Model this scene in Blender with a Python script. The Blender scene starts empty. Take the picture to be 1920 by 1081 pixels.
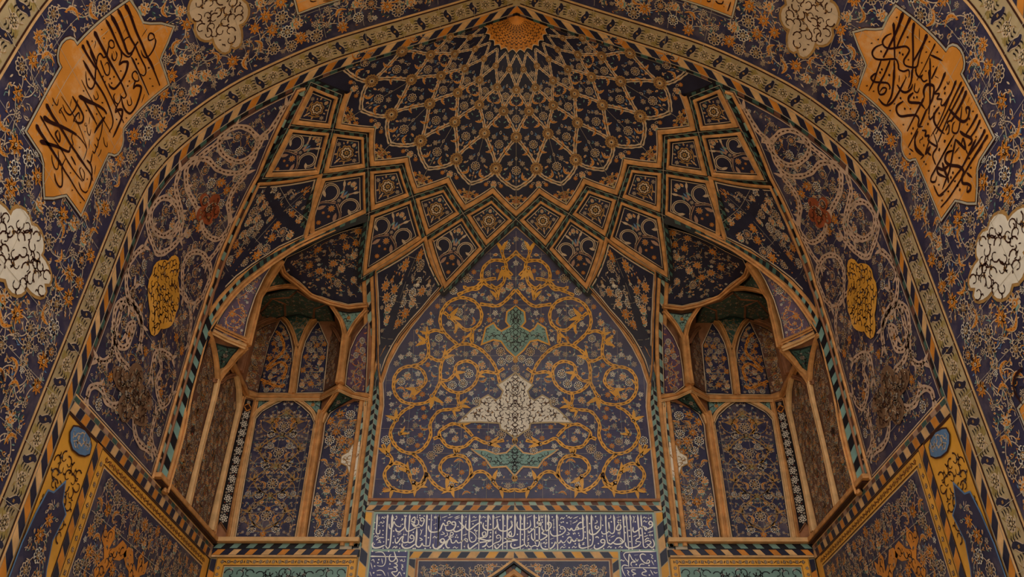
import bpy, math, random
import numpy as np
from mathutils import Matrix, Vector
from mathutils.geometry import delaunay_2d_cdt

# ------------------------------------------------------------------ camera, sky, sun, exposure
SC = bpy.context.scene
CF, PIT, YAW, ROLL, CAMX, PPX, PPY = 1507.7, 0.635076, 0.013946, 0.0038, 0.0726, 991.1, 540.5
EYE = np.array([CAMX, 0.0, 1.6])
_cy, _sy, _cp, _sp = math.cos(YAW), math.sin(YAW), math.cos(PIT), math.sin(PIT)
FW = np.array([_sy*_cp, _cy*_cp, _sp]); _R = np.array([_cy, -_sy, 0.0]); _U = np.cross(_R, FW)
RT = math.cos(ROLL)*_R - math.sin(ROLL)*_U; UPV = math.sin(ROLL)*_R + math.cos(ROLL)*_U
cam_d = bpy.data.cameras.new('camera'); cam = bpy.data.objects.new('camera', cam_d); SC.collection.objects.link(cam)
cam_d.sensor_width = 36.0; cam_d.lens = CF/1920*36; cam_d.shift_x = (960-PPX)/1920; cam_d.clip_end = 500
cam.matrix_world = Matrix([[RT[0], UPV[0], -FW[0], EYE[0]], [RT[1], UPV[1], -FW[1], EYE[1]], [RT[2], UPV[2], -FW[2], EYE[2]], [0, 0, 0, 1]])
SC.camera = cam
W_ = bpy.data.worlds.new('sky'); SC.world = W_; W_.use_nodes = True
bg = W_.node_tree.nodes['Background']; bg.inputs[0].default_value = (1.0, 0.97, 0.93, 1); bg.inputs[1].default_value = 1.25
sun_d = bpy.data.lights.new('sun', 'SUN'); sun_d.energy = 1.0; sun_d.color = (1, 0.93, 0.82); sun_d.angle = 0.01
sun = bpy.data.objects.new('sun', sun_d); SC.collection.objects.link(sun)
sun.rotation_euler = (math.radians(-38), math.radians(12), 0)     # behind the portal, lights the courtyard floor
vs = SC.view_settings; vs.view_transform = 'Standard'; vs.look = 'None'; vs.gamma = 1.0; vs.exposure = 0.36
SC.cycles.use_denoising = True; SC.cycles.max_bounces = 5; SC.cycles.diffuse_bounces = 4; SC.cycles.glossy_bounces = 2

# ------------------------------------------------------------------ the vault: measured profile (half width, height)
_PR = np.array([(5.03, -0.5), (5.03, 6.0), (5.03, 8.5), (5.018, 8.9), (4.98, 9.25), (4.90, 9.56), (4.795, 9.83), (4.66, 10.09), (4.49, 10.37), (4.26, 10.69), (4.01, 10.98),
                (3.70, 11.27), (3.38, 11.54), (3.08, 11.77), (2.78, 11.97), (2.3, 12.235), (1.80, 12.49), (1.07, 12.865), (0.5, 13.17), (0, 13.45)])
def _cat(P, n=10):
    P = np.asarray(P, float); Q = np.vstack([2*P[0]-P[1], P, 2*P[-1]-P[-2]]); out = []
    for i in range(1, len(Q)-2):
        a, b, c, d = Q[i-1], Q[i], Q[i+1], Q[i+2]
        t = np.linspace(0, 1, n, endpoint=False)[:, None]
        out.append(0.5*((2*b)+(-a+c)*t+(2*a-5*b+4*c-d)*t*t+(-a+3*b-3*c+d)*t**3))
    return np.vstack(out+[P[-1:]])
PROF = np.vstack([_PR[:2], _cat(_PR[2:], 8)])
PS = np.concatenate([[0], np.cumsum(np.hypot(*np.diff(PROF, axis=0).T))]); PS += PROF[0, 1]     # arc length, equals height on the plumb part
STOP = PS[-1]
rz = lambda z: np.interp(z, PROF[:, 1], PROF[:, 0])
sz = lambda z: np.interp(z, PROF[:, 1], PS)
zs = lambda s: np.interp(s, PS, PROF[:, 1])
rs = lambda s: np.interp(s, PS, PROF[:, 0])
YC, YB = 8.25, 13.4            # where the half dome starts, the back wall
WZ = (np.array([9.8, 10.8, 11.3, 11.65]), np.array([1, .7, .2, 0]))
def Rv(z, az):                 # radius of the rear vault at height z and azimuth az (radians, 0 = left wall, pi/2 = back)
    a = np.minimum(az, math.pi-az); t = np.minimum(np.minimum(a, abs(math.pi/2-a)), math.radians(27.5))
    w = np.interp(z, *WZ)
    return rz(z)*(1+(1/np.cos(t)-1)*w)*(1+.026*np.sin(az)**2*w)
def ray(x, y):
    return FW+RT*(x-PPX)/CF-UPV*(y-PPY)/CF
def onX(p, X): d = ray(*p); return EYE+d*((X-EYE[0])/d[0])
def onY(p, Y): d = ray(*p); return EYE+d*((Y-EYE[1])/d[1])
def onZ(p, Z): d = ray(*p); return EYE+d*((Z-EYE[2])/d[2])
def _march(p, g, t0=4, t1=30):
    d = ray(*p); ts = np.linspace(t0, t1, 2600); v = g(EYE+np.outer(ts, d)); i = np.where((v[:-1] <= 0) & (v[1:] > 0))[0]
    if len(i) == 0: i = [int(np.argmin(abs(v)))-1]
    i = i[0]; t = ts[i]+(ts[i+1]-ts[i])*(-v[i])/(v[i+1]-v[i]+1e-12); return EYE+t*d
def onBarrel(p): return _march(p, lambda P: np.where(P[:, 2] < 13.4, abs(P[:, 0])-rz(P[:, 2]), 1))
def onVault(p):
    def g(P):
        az = np.arctan2(np.maximum(P[:, 1]-YC, 1e-6), -P[:, 0]); v = np.hypot(P[:, 0], P[:, 1]-YC)-Rv(P[:, 2], az)
        return np.where(P[:, 1] < YC, -1, v)
    return _march(p, g, 8)
def onTymp(p): return _march(p, lambda P: P[:, 1]-YC-1.026*rz(P[:, 2]), 8)

# ------------------------------------------------------------------ surfaces: uv in metres -> point and normal facing the room
class Surf:
    def __init__(s, fn, flip=1): s.fn = fn; s.flip = flip
    def P(s, uv): return s.fn(np.asarray(uv, float))
    def N(s, uv):
        uv = np.asarray(uv, float); e = 2e-3
        a = s.fn(uv+[e, 0])-s.fn(uv-[e, 0]); b = s.fn(uv+[0, e])-s.fn(uv-[0, e])
        n = np.cross(a, b)*s.flip; return n/(np.linalg.norm(n, axis=1)[:, None]+1e-12)
    def loc(s, c, xy): return xy+np.asarray(c)
def _barrel(uv): return np.stack([-rs(uv[:, 1]), uv[:, 0], zs(uv[:, 1])], 1)
BARREL = Surf(_barrel, 1)      # left half: u = Y, v = arc length; the right half is its mirror image
def _tymp(uv): return np.stack([uv[:, 0], YC+1.026*rs(uv[:, 1]), zs(uv[:, 1])], 1)
TYMP = Surf(_tymp, 1)
class DomeS(Surf):
    def __init__(s): s.flip = 1; s.fn = lambda uv: np.stack([-Rv(zs(uv[:, 1]), uv[:, 0])*np.cos(uv[:, 0]), YC+Rv(zs(uv[:, 1]), uv[:, 0])*np.sin(uv[:, 0]), zs(uv[:, 1])], 1)
    def loc(s, c, xy): return np.stack([c[0]+xy[:, 0]/max(rs(c[1]), .05), c[1]+xy[:, 1]], 1)
    def N(s, uv):
        P = s.fn(uv); uv2 = np.array(uv); sc = np.array([1.0, 1.0])
        return Surf.N(s, uv)
DOME = DomeS()
class Flat(Surf):
    def __init__(s, o, ex, ey):
        s.o = np.asarray(o, float); s.ex = np.asarray(ex, float); s.ex = s.ex/np.linalg.norm(s.ex); ey = np.asarray(ey, float)
        ey = ey-s.ex*(ey@s.ex); s.ey = ey/np.linalg.norm(ey); s.n = np.cross(s.ex, s.ey)
        if (EYE-s.o)@s.n < 0: s.n = -s.n
    def P(s, uv): uv = np.asarray(uv, float); return s.o+uv[:, :1]*s.ex+uv[:, 1:]*s.ey
    def N(s, uv): return np.tile(s.n, (len(uv), 1))
    def inv(s, P): d = np.asarray(P, float)-s.o; return np.stack([d@s.ex, d@s.ey], -1)
class Patch(Flat):             # a flat patch pushed out onto the rear vault
    def P(s, uv):
        Q = Flat.P(s, uv); az = np.arctan2(Q[:, 1]-YC, -Q[:, 0]); R = Rv(Q[:, 2], az)
        return np.stack([-R*np.cos(az), YC+R*np.sin(az), Q[:, 2]], 1)
    def inv(s, P):
        P = np.atleast_2d(P); az = np.arctan2(P[:, 1]-YC, -P[:, 0]); d = np.stack([-np.cos(az), np.sin(az), 0*az], 1)
        A = np.stack([0*az, 0*az+YC, P[:, 2]], 1); t = ((s.o-A)@s.n)/(d@s.n); return Flat.inv(s, A+d*t[:, None])

# ------------------------------------------------------------------ materials
M = {}
def mat(name, c, var=.12, rough=.45, scale=3.0, wear=None, wearamt=.0, bump=0.0):
    m = bpy.data.materials.new(name); m.use_nodes = True; nt = m.node_tree; N = nt.nodes; L = nt.links
    b = N['Principled BSDF']; b.inputs['Roughness'].default_value = rough
    if 'Specular IOR Level' in b.inputs: b.inputs['Specular IOR Level'].default_value = .35
    tc = N.new('ShaderNodeTexCoord'); no = N.new('ShaderNodeTexNoise'); no.inputs['Scale'].default_value = scale; no.inputs['Detail'].default_value = 5
    L.new(tc.outputs['Object'], no.inputs['Vector'])
    mx = N.new('ShaderNodeMixRGB'); mx.blend_type = 'MIX'
    mx.inputs[1].default_value = tuple(v*(1-var) for v in c)+(1,); mx.inputs[2].default_value = tuple(min(1, v*(1+var)) for v in c)+(1,)
    cr = N.new('ShaderNodeMapRange'); cr.inputs[1].default_value = .35; cr.inputs[2].default_value = .65
    L.new(no.outputs['Fac'], cr.inputs[0]); L.new(cr.outputs[0], mx.inputs[0]); out = mx.outputs[0]
    if wear:                   # cloudy worn patches in the glaze
        n2 = N.new('ShaderNodeTexNoise'); n2.inputs['Scale'].default_value = 1.7; n2.inputs['Detail'].default_value = 7; n2.inputs['Roughness'].default_value = .7
        L.new(tc.outputs['Object'], n2.inputs['Vector']); r2 = N.new('ShaderNodeMapRange')
        r2.inputs[1].default_value = .5; r2.inputs[2].default_value = .72; r2.inputs[4].default_value = wearamt
        L.new(n2.outputs['Fac'], r2.inputs[0]); m2 = N.new('ShaderNodeMixRGB'); m2.inputs[2].default_value = wear+(1,)
        L.new(r2.outputs[0], m2.inputs[0]); L.new(out, m2.inputs[1]); out = m2.outputs[0]
    L.new(out, b.inputs['Base Color']); M[name] = m; return m
def h(x):
    x = x.lstrip('#'); f = lambda v: (v/12.92 if v <= .04045 else ((v+.055)/1.055)**2.4)
    return tuple(f(int(x[i:i+2], 16)/255) for i in (0, 2, 4))
mat('navy', h('32314c'), .25, .34, 2.5, h('75666a'), .75)
mat('navy_plain', h('25263c'), .2, .34, 2.5)
mat('frieze_blue', h('464679'), .15, .34, 2.0)
mat('dark', h('16151c'), .2, .4)
mat('umber', h('3a1c14'), .2, .45)
mat('beige', h('cdb497'), .12, .45, 6)
mat('cream', h('e6dccb'), .08, .4, 6)
mat('letter', h('f8f4ec'), .05, .35, 6)
mat('orange', h('d08432'), .18, .45, 5)
mat('gold', h('e2a23c'), .15, .4, 2.5, h('e3bd84'), .35)
mat('ochre', h('a8804a'), .2, .5, 6)
mat('olive', h('b29c76'), .16, .5, 2.2, h('cdb88c'), .5)
mat('green', h('a08c54'), .2, .5, 4)
mat('tympanum_blue', h('403d5c'), .22, .34, 2.2, h('6c5e70'), .6)
mat('teal', h('789a92'), .15, .4, 3)
mat('teal_dark', h('3c5a54'), .25, .4, 3)
mat('teal_pale', h('9cb8ac'), .12, .4, 3)
mat('sky_blue', h('5c7fa8'), .2, .4, 4)
mat('purple', h('5e4860'), .2, .4, 4)
mat('brown', h('6e4a3c'), .2, .5, 3)
mat('worn_brown', h('86664e'), .2, .5, 3)
mat('terracotta', h('9c5030'), .2, .5, 4)
mat('brick', h('cc9258'), .22, .6, 7)
mat('brick_pale', h('dcae78'), .15, .6, 7)
mat('brick_red', h('9c6a4a'), .2, .6, 7)
mat('joint', h('b8aa94'), .1, .7)
mat('scroll_beige', h('c8a890'), .14, .5, 5)
mat('cartouche_gold', h('d78c38'), .12, .4, 1.6, h('e6c49a'), .8)
mat('rim_grey', h('b5ac98'), .1, .5)
mat('pink_beige', h('b08a74'), .14, .5, 5)
mat('plaster', h('b8a07c'), .12, .8, 1.5)
mat('paving', h('c8b898'), .1, .8, .6)

# ------------------------------------------------------------------ mesh builder
class MB:
    def __init__(s): s.V = []; s.F = []; s.MI = []; s.n = 0; s.names = []
    def mi(s, m):
        if m not in s.names: s.names.append(m)
        return s.names.index(m)
    def add(s, P, F, m):
        P = np.asarray(P, float); s.V.append(P); n = s.n; i = s.mi(m) if isinstance(m, str) else None
        for k, f in enumerate(F):
            s.F.append([a+n for a in f]); s.MI.append(i if i is not None else s.mi(m[k]))
        s.n += len(P)
    def build(s, name, parent=None, mirror=False, smooth=False):
        V = np.vstack(s.V) if s.V else np.zeros((0, 3)); F = s.F
        if mirror: V = V*[-1, 1, 1]; F = [f[::-1] for f in F]
        if parent is not None: V = V-np.array(parent.location)
        me = bpy.data.meshes.new(name); me.from_pydata(V.tolist(), [], F)
        for n in s.names: me.materials.append(M[n])
        me.polygons.foreach_set('material_index', s.MI)
        if smooth: me.polygons.foreach_set('use_smooth', [True]*len(F))
        me.update(); o = bpy.data.objects.new(name, me); SC.collection.objects.link(o)
        if parent is not None: o.parent = parent
        return o
def empty(name, loc, mirror=False):
    loc = tuple(float(v) for v in loc)
    o = bpy.data.objects.new(name, None); SC.collection.objects.link(o); o.location = (-loc[0], loc[1], loc[2]) if mirror else loc; o.empty_display_size = .2
    return o
def tag(o, label=None, cat=None, group=None, kind=None):
    if label: o['label'] = label
    if cat: o['category'] = cat
    if group: o['group'] = group
    if kind: o['kind'] = kind
    return o

# ------------------------------------------------------------------ 2-D ornament drawn in uv metres
class Orn:
    H0, DH = .006, .0025
    def __init__(s, surf): s.s = surf; s.V = []; s.L = []; s.F = []; s.MI = []; s.n = 0; s.lift = 0
    def raw(s, uv, F, m, layer):
        uv = np.asarray(uv, float); s.V.append(uv); s.L.append(np.full(len(uv), float(layer)+s.lift)); n = s.n
        for f in F: s.F.append([a+n for a in f]); s.MI.append(m)
        s.n += len(uv)
    def poly(s, uv, m, layer=0):       # convex or gently concave flat shape
        s.raw(uv, [list(range(len(uv)))], m, layer)
    def fan(s, c, ring, m, layer=0):
        k = len(ring); s.raw(np.vstack([[c], ring]), [[0, i+1, (i+1) % k+1] for i in range(k)], m, layer)
    def stroke(s, path, w, m, layer=0, closed=False):
        p = np.asarray(path, float); n = len(p)
        if n < 2: return
        w = np.broadcast_to(np.asarray(w, float), (n,))
        t = np.roll(p, -1, 0)-np.roll(p, 1, 0) if closed else np.gradient(p, axis=0)
        t = t/(np.linalg.norm(t, axis=1)[:, None]+1e-9); nn = np.stack([-t[:, 1], t[:, 0]], 1)*(w/2)[:, None]
        uv = np.vstack([p+nn, p-nn]); r = range(n if closed else n-1)
        s.raw(uv, [[i, i+n, (i+1) % n+n, (i+1) % n] for i in r], m, layer)
    def motif(s, proto, c, size, rot=0, flip=False):
        cs, sn = math.cos(rot), math.sin(rot); T = np.array([[cs, sn], [-sn, cs]])*size
        for V, F, m, layer in proto:
            X = V*[-1, 1] if flip else V
            s.raw(s.s.loc(c, X@T), F, m, layer)
    def area(s, outline, m, layer=-2.4, step=.25, holes=()):   # big region: triangulated fine enough to follow the curve
        o = np.asarray(outline, float); pts = []
        for i in range(len(o)):
            a, b = o[i], o[(i+1) % len(o)]; k = max(1, int(np.linalg.norm(b-a)/step)); pts += [a+(b-a)*j/k for j in range(k)]
        nb = len(pts); lo, hi = o.min(0), o.max(0); P = np.array(pts)
        gx, gy = np.meshgrid(np.arange(lo[0]+step/2, hi[0], step), np.arange(lo[1]+step/2, hi[1], step)); G = np.stack([gx.ravel(), gy.ravel()], 1)
        if len(G): G = G[inside(G, P)]; G = G[[bool(v) for v in (edgedist(G, P) > step*.3)]] if len(G) else G
        vin = [Vector(v) for v in np.vstack([P, G])] if len(G) else [Vector(v) for v in P]
        r = delaunay_2d_cdt(vin, [], [list(range(nb))], 1, 1e-6)
        V = np.array([tuple(v) for v in r[0]]); F = []
        for f in r[2]:
            f = list(f); a, b, c = V[f[0]], V[f[1]], V[f[2]]
            F.append(f if (b[0]-a[0])*(c[1]-a[1])-(b[1]-a[1])*(c[0]-a[0]) > 0 else f[::-1])
        s.raw(V, F, m, layer)
    def flush(s, mb, h0=None, dh=None):
        if not s.V: return
        uv = np.vstack(s.V); L = np.concatenate(s.L); hh = (s.H0 if h0 is None else h0)+L*(s.DH if dh is None else dh)
        P = s.s.P(uv)+s.s.N(uv)*hh[:, None]; n = mb.n; mb.V.append(P); mb.n += len(P)
        idx = {m: mb.mi(m) for m in set(s.MI)}
        mb.F += [[a+n for a in f] for f in s.F]; mb.MI += [idx[m] for m in s.MI]
        s.V = []; s.L = []; s.F = []; s.MI = []; s.n = 0
def inside(G, P):
    G = np.atleast_2d(G); x, y = G[:, 0], G[:, 1]; r = np.zeros(len(G), bool); j = len(P)-1
    for i in range(len(P)):
        xi, yi = P[i]; xj, yj = P[j]
        if yi != yj: r ^= ((yi > y) != (yj > y)) & (x < (xj-xi)*(y-yi)/(yj-yi)+xi)
        j = i
    return r
def edgedist(G, P, closed=True):
    G = np.atleast_2d(G); P = np.asarray(P, float); d = np.full(len(G), 1e9)
    for i in range(len(P) if closed else len(P)-1):
        a, b = P[i], P[(i+1) % len(P)]; ab = b-a; t = np.clip(((G-a)@ab)/(ab@ab+1e-12), 0, 1); d = np.minimum(d, np.linalg.norm(G-a-t[:, None]*ab, axis=1))
    return d
def inset(P, d):               # move every edge of a closed polygon inwards by d (mitred); d may be one value per edge
    P = np.asarray(P, float); A = np.sum(P[:, 0]*np.roll(P[:, 1], -1)-np.roll(P[:, 0], -1)*P[:, 1]); sg = 1 if A > 0 else -1; out = []; n = len(P)
    dd = np.broadcast_to(np.asarray(d, float), (n,))
    for i in range(n):
        a, b, c = P[i-1], P[i], P[(i+1) % n]; e1 = (b-a)/(np.linalg.norm(b-a)+1e-9); e2 = (c-b)/(np.linalg.norm(c-b)+1e-9)
        n1 = np.array([-e1[1], e1[0]])*sg; n2 = np.array([-e2[1], e2[0]])*sg; k = 1+n1@n2; da, db = dd[i-1], dd[i]
        if k > .12 and abs(da-db) < 1e-9: out.append(b+(n1+n2)*(da/max(k, .35)))
        else:
            Mx = np.array([n1, n2]); det = np.linalg.det(Mx); out.append(b+np.linalg.solve(Mx, [da, db]) if abs(det) > .2 else b+(n1+n2)*((da+db)/2/max(k, .35)))
    return np.array(out)
def dens(P, step=.2, closed=True):
    P = np.asarray(P, float); out = []
    for i in range(len(P) if closed else len(P)-1):
        a, b = P[i], P[(i+1) % len(P)]; k = max(1, int(np.linalg.norm(b-a)/step+.5)); out += [a+(b-a)*j/k for j in range(k)]
    if not closed: out.append(P[-1])
    return np.array(out)
def ringframe(mb, surf, outline, d0, d1, hgt, m, base=0.0, step=.2, bevel=.35, side=None):   # raised moulding between two insets of an outline
    A, B = dens(inset(outline, d0), step), None
    P0 = inset(outline, d0); P1 = inset(outline, d1); n = len(P0); a0 = []; a1 = []
    for i in range(n):
        k = max(1, int(np.linalg.norm(P0[(i+1) % n]-P0[i])/step+.5)); t = np.arange(k)[:, None]/k
        a0.append(P0[i]+(P0[(i+1) % n]-P0[i])*t); a1.append(P1[i]+(P1[(i+1) % n]-P1[i])*t)
    a0 = np.vstack(a0); a1 = np.vstack(a1); sweep(mb, surf, a0, a1, hgt, m, base, bevel, True, side)
def sweep(mb, surf, a0, a1, hgt, m, base=0.0, bevel=.35, closed=False, side=None):
    mid = lambda t: a0+(a1-a0)*t
    rows = [(0, base-.02), (0.0, base+hgt*.55), (bevel*.5, base+hgt), (1-bevel*.5, base+hgt), (1, base+hgt*.55), (1, base-.02)]
    n = len(a0); V = []
    for t, hh in rows: uv = mid(t); V.append(surf.P(uv)+surf.N(uv)*hh)
    V = np.vstack(V); F = []; MM = []
    for r in range(len(rows)-1):
        for i in range(n if closed else n-1):
            j = (i+1) % n; F.append([r*n+i, r*n+j, (r+1)*n+j, (r+1)*n+i]); MM.append(m if side is None or r in (1, 2, 3) else side)
    # consistent outward orientation
    f = F[2*(n if closed else n-1)]; a, b, c = V[f[0]], V[f[1]], V[f[2]]
    if np.cross(b-a, c-a)@surf.N(a0[:1])[0] < 0: F = [q[::-1] for q in F]
    mb.add(V, F, MM)
def bar(mb, pts, w, hgt, m, up, bevel=.3, close=False):      # moulding along a 3-D polyline; up = direction(s) its top faces
    p = np.asarray(pts, float); n = len(p); up = np.broadcast_to(np.asarray(up, float), p.shape)
    t = np.gradient(p, axis=0) if n > 2 else np.tile(p[1]-p[0], (2, 1)); t = t/np.linalg.norm(t, axis=1)[:, None]
    sd = np.cross(t, up); sd = sd/np.linalg.norm(sd, axis=1)[:, None]; u = np.cross(sd, t)
    prof = [(-.5, -.02), (-.5, .6*hgt), (-.4, hgt), (-.14, hgt), (-.07, .72*hgt), (.07, .72*hgt), (.14, hgt), (.4, hgt), (.5, .6*hgt), (.5, -.02)]
    V = np.vstack([p+sd*(w*a)+u*b for a, b in prof]); k = len(prof); F = []
    for r in range(k-1):
        for i in range(n-1): F.append([r*n+i, (r+1)*n+i, (r+1)*n+i+1, r*n+i+1])
    F.append([r*n for r in range(k)][::-1]); F.append([r*n+n-1 for r in range(k)])
    mb.add(V, F, m)
def box(mb, lo, hi, m):
    x0, y0, z0 = lo; x1, y1, z1 = hi
    V = [(x0, y0, z0), (x1, y0, z0), (x1, y1, z0), (x0, y1, z0), (x0, y0, z1), (x1, y0, z1), (x1, y1, z1), (x0, y1, z1)]
    mb.add(V, [[0, 3, 2, 1], [4, 5, 6, 7], [0, 1, 5, 4], [1, 2, 6, 5], [2, 3, 7, 6], [3, 0, 4, 7]], m)
def stripes(orn, path, w, cols, pitch, slant=.6, layer=0, off=0.0):   # slanted tiles along a path, band from off to off+w on its left side
    p = np.asarray(path, float); L = np.concatenate([[0], np.cumsum(np.linalg.norm(np.diff(p, axis=0), axis=1))]); tot = L[-1]; k = max(1, int(tot/pitch)); pt = tot/k
    at = lambda s: np.stack([np.interp(s, L, p[:, 0]), np.interp(s, L, p[:, 1])], -1)
    def nrm(s): d = at(np.minimum(s+.02, tot))-at(np.maximum(s-.02, 0)); d = d/(np.linalg.norm(d, axis=-1)[..., None]+1e-9); return np.stack([-d[..., 1], d[..., 0]], -1)
    sl = slant*w
    for i in range(-1, k+1):
        s0 = np.clip(np.array([i*pt, (i+.93)*pt]), 0, tot); s1 = np.clip(s0+sl, 0, tot) if i > -1 or slant else s0
        s1 = np.clip(np.array([i*pt, (i+.93)*pt])+sl, 0, tot)
        if s0[1]-s0[0] < 1e-4 and s1[1]-s1[0] < 1e-4: continue
        a = at(s0)+nrm(s0)*off; b = at(s1)+nrm(s1)*(off+w)
        orn.poly([a[0], a[1], b[1], b[0]], cols[i % len(cols)], layer)
def circ(r, n=16, c=(0, 0), ph=0):
    t = np.arange(n)*2*math.pi/n+ph; return np.stack([c[0]+r*np.cos(t), c[1]+r*np.sin(t)], 1)
def smooth(P, n=6): return _cat(P, n)

# ------------------------------------------------------------------ tile-painter's motifs (unit radius)
def P_fan(ring, c=(0, 0)): k = len(ring); return np.vstack([[c], ring]), [[0, i+1, (i+1) % k+1] for i in range(k)]
def ellip(cx, cy, a, b, rot, n=6):
    t = np.arange(n)*2*math.pi/n; x = a*np.cos(t); y = b*np.sin(t); return np.stack([cx+x*math.cos(rot)-y*math.sin(rot), cy+x*math.sin(rot)+y*math.cos(rot)], 1)
def lobed(n, r0, r1, k=4, sharp=False):
    t = np.arange(n*k)*2*math.pi/(n*k); ph = (t*n/(2*math.pi)) % 1
    q = 1-abs(2*ph-1); q = q if sharp else np.sin(q*math.pi/2); return np.stack([(r0+(r1-r0)*q)*np.cos(t), (r0+(r1-r0)*q)*np.sin(t)], 1)
def rosette(n=9, a='beige', b='navy_plain', c='ochre', d='dark', hole=.0):
    P = [(*P_fan(lobed(n, .84, 1.03)), a, 0)]
    for i in range(n):
        t = (i+.5)*2*math.pi/n; P.append((ellip(.68*math.cos(t), .68*math.sin(t), .21, .19, t), [list(range(6))], b, 1))
    P += [(*P_fan(circ(.47, 10)), b, .6), (circ(.4, 10), [list(range(10))], c, 1), (circ(.26, 8), [list(range(8))], a, 2)]
    for i in range(5):
        t = i*2*math.pi/5; P.append((circ(.09, 4, (.22*math.cos(t), .22*math.sin(t))), [[0, 1, 2, 3]], d, 3))
    P.append((circ(.09, 5), [list(range(5))], c, 4)); return P
def starflower(n=8, a='orange', b='umber', c='beige', rim=None):
    P = []
    if rim: P.append((*P_fan(lobed(n, .6, 1.12, 4, True)), rim, -.5))
    P += [(*P_fan(lobed(n, .5, 1, 4, True)), a, 0)]
    for i in range(n):
        t = (i+.5)*2*math.pi/n; P.append((ellip(.56*math.cos(t), .56*math.sin(t), .2, .045, t, 4), [[0, 1, 2, 3]], b, 1))
    P += [(circ(.27, 8), [list(range(8))], b, 1), (circ(.2, 8), [list(range(8))], c, 2), (circ(.09, 5), [list(range(5))], b, 3)]; return P
def blossom(n=6, a='beige', b='navy_plain', c='beige'):
    P = [(*P_fan(lobed(n, .55, 1)), a, 0)]
    for i in range(n):
        t = (i+.5)*2*math.pi/n; P.append((ellip(.6*math.cos(t), .6*math.sin(t), .24, .2, t, 4), [[0, 1, 2, 3]], b, 1))
    P += [(circ(.3, 6), [list(range(6))], b, 1), (circ(.13, 5), [list(range(5))], c, 2)]; return P
def tear(l, w, n=5):
    t = np.linspace(0, 1, n); x = w*np.sin(math.pi*t)**.8*(1-.55*t); y = -l*.5+l*t
    return np.vstack([np.stack([x, y], 1)[1:-1], [[0, l*.5]], np.stack([-x, y], 1)[1:-1][::-1], [[0, -l*.5]]])
def bud(a='beige', b='orange'):
    return [(tear(2, .75), [list(range(8))], a, 0), (tear(1.25, .45), [list(range(8))], b, 1), (circ(.12, 4, (0, -.15)), [[0, 1, 2, 3]], 'umber', 2)]
def sazleaf(a='orange', rim='beige', dots='umber'):
    t = np.linspace(0, 1, 9); cx = 1.1*(t-.5)*2; cy = .75*np.sin(math.pi*t)-.3; P = []
    c = np.stack([cx, cy], 1); d = np.gradient(c, axis=0); d /= np.linalg.norm(d, axis=1)[:, None]; nn = np.stack([-d[:, 1], d[:, 0]], 1)
    def strip(w): w = w*np.sin(math.pi*np.clip(t*.9+.05, 0, 1))**.8*(1-.3*t); return np.vstack([c+nn*w[:, None], c-nn*w[:, None]*.8]), [[i, i+9, i+10, i+1] for i in range(8)]
    P.append((*strip(.36), rim, 0)); P.append((*strip(.25), a, 1))
    for i in (2, 4, 6): P.append((circ(.075, 4, c[i]), [[0, 1, 2, 3]], dots, 2))
    for q, r in ((2, .3), (5, .33)):      # little curls on the outer edge
        P.append((circ(.17, 6, c[q]-nn[q]*r), [list(range(6))], rim, 0)); P.append((circ(.08, 5, c[q]-nn[q]*r), [list(range(5))], 'navy_plain', 1))
    return P
def palmette(a='beige', b='orange', c='navy_plain', e='teal'):
    P = [(*P_fan(lobed(11, .82, 1)*[.8, 1]), a, 0)]
    for i in range(7):
        t = math.radians(-15+35*i); P.append((ellip(.52*math.cos(t), .66*math.sin(t)+.05, .2, .11, t, 6), [list(range(6))], c if i % 2 else b, 1))
    P += [(ellip(0, -.1, .36, .42, 0, 8), [list(range(8))], b, 1), (ellip(0, -.1, .2, .25, 0, 6), [list(range(6))], a, 2), (ellip(0, -.62, .4, .16, 0, 6), [list(range(6))], e, 2), (circ(.1, 4, (0, -.1)), [[0, 1, 2, 3]], 'umber', 3)]
    return P
def leaf(a='beige', l=1, w=.32): t = np.linspace(0, 1, 4); x = w*np.sin(math.pi*t); y = l*(2*t-1); return [(np.vstack([np.stack([x, y], 1), np.stack([-x, y], 1)[1:-1][::-1]]), [list(range(6))], a, 0)]
ROS, ROS_O = rosette(), rosette(11, 'beige', 'navy_plain', 'orange')
ROS_W = rosette(9, 'cream', 'navy_plain', 'ochre'); STAR, STAR_R = starflower(rim=None), starflower(9, 'orange', 'umber', 'beige', 'beige')
BLO, BLO_W, BUD, BUD_D = blossom(), blossom(5, 'cream', 'navy_plain', 'cream'), bud(), bud('beige', 'navy_plain')
SAZ, PAL = sazleaf(), palmette(); LEAF, LEAF_T, LEAF_O, LEAF_B = leaf(), leaf('teal'), leaf('orange'), leaf('sky_blue')
PROTO = dict(R=ROS, r=ROS_O, W=ROS_W, S=STAR, s=STAR_R, b=BLO, w=BLO_W, u=BUD, U=BUD_D, Z=SAZ, P=PAL, l=LEAF)

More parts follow.
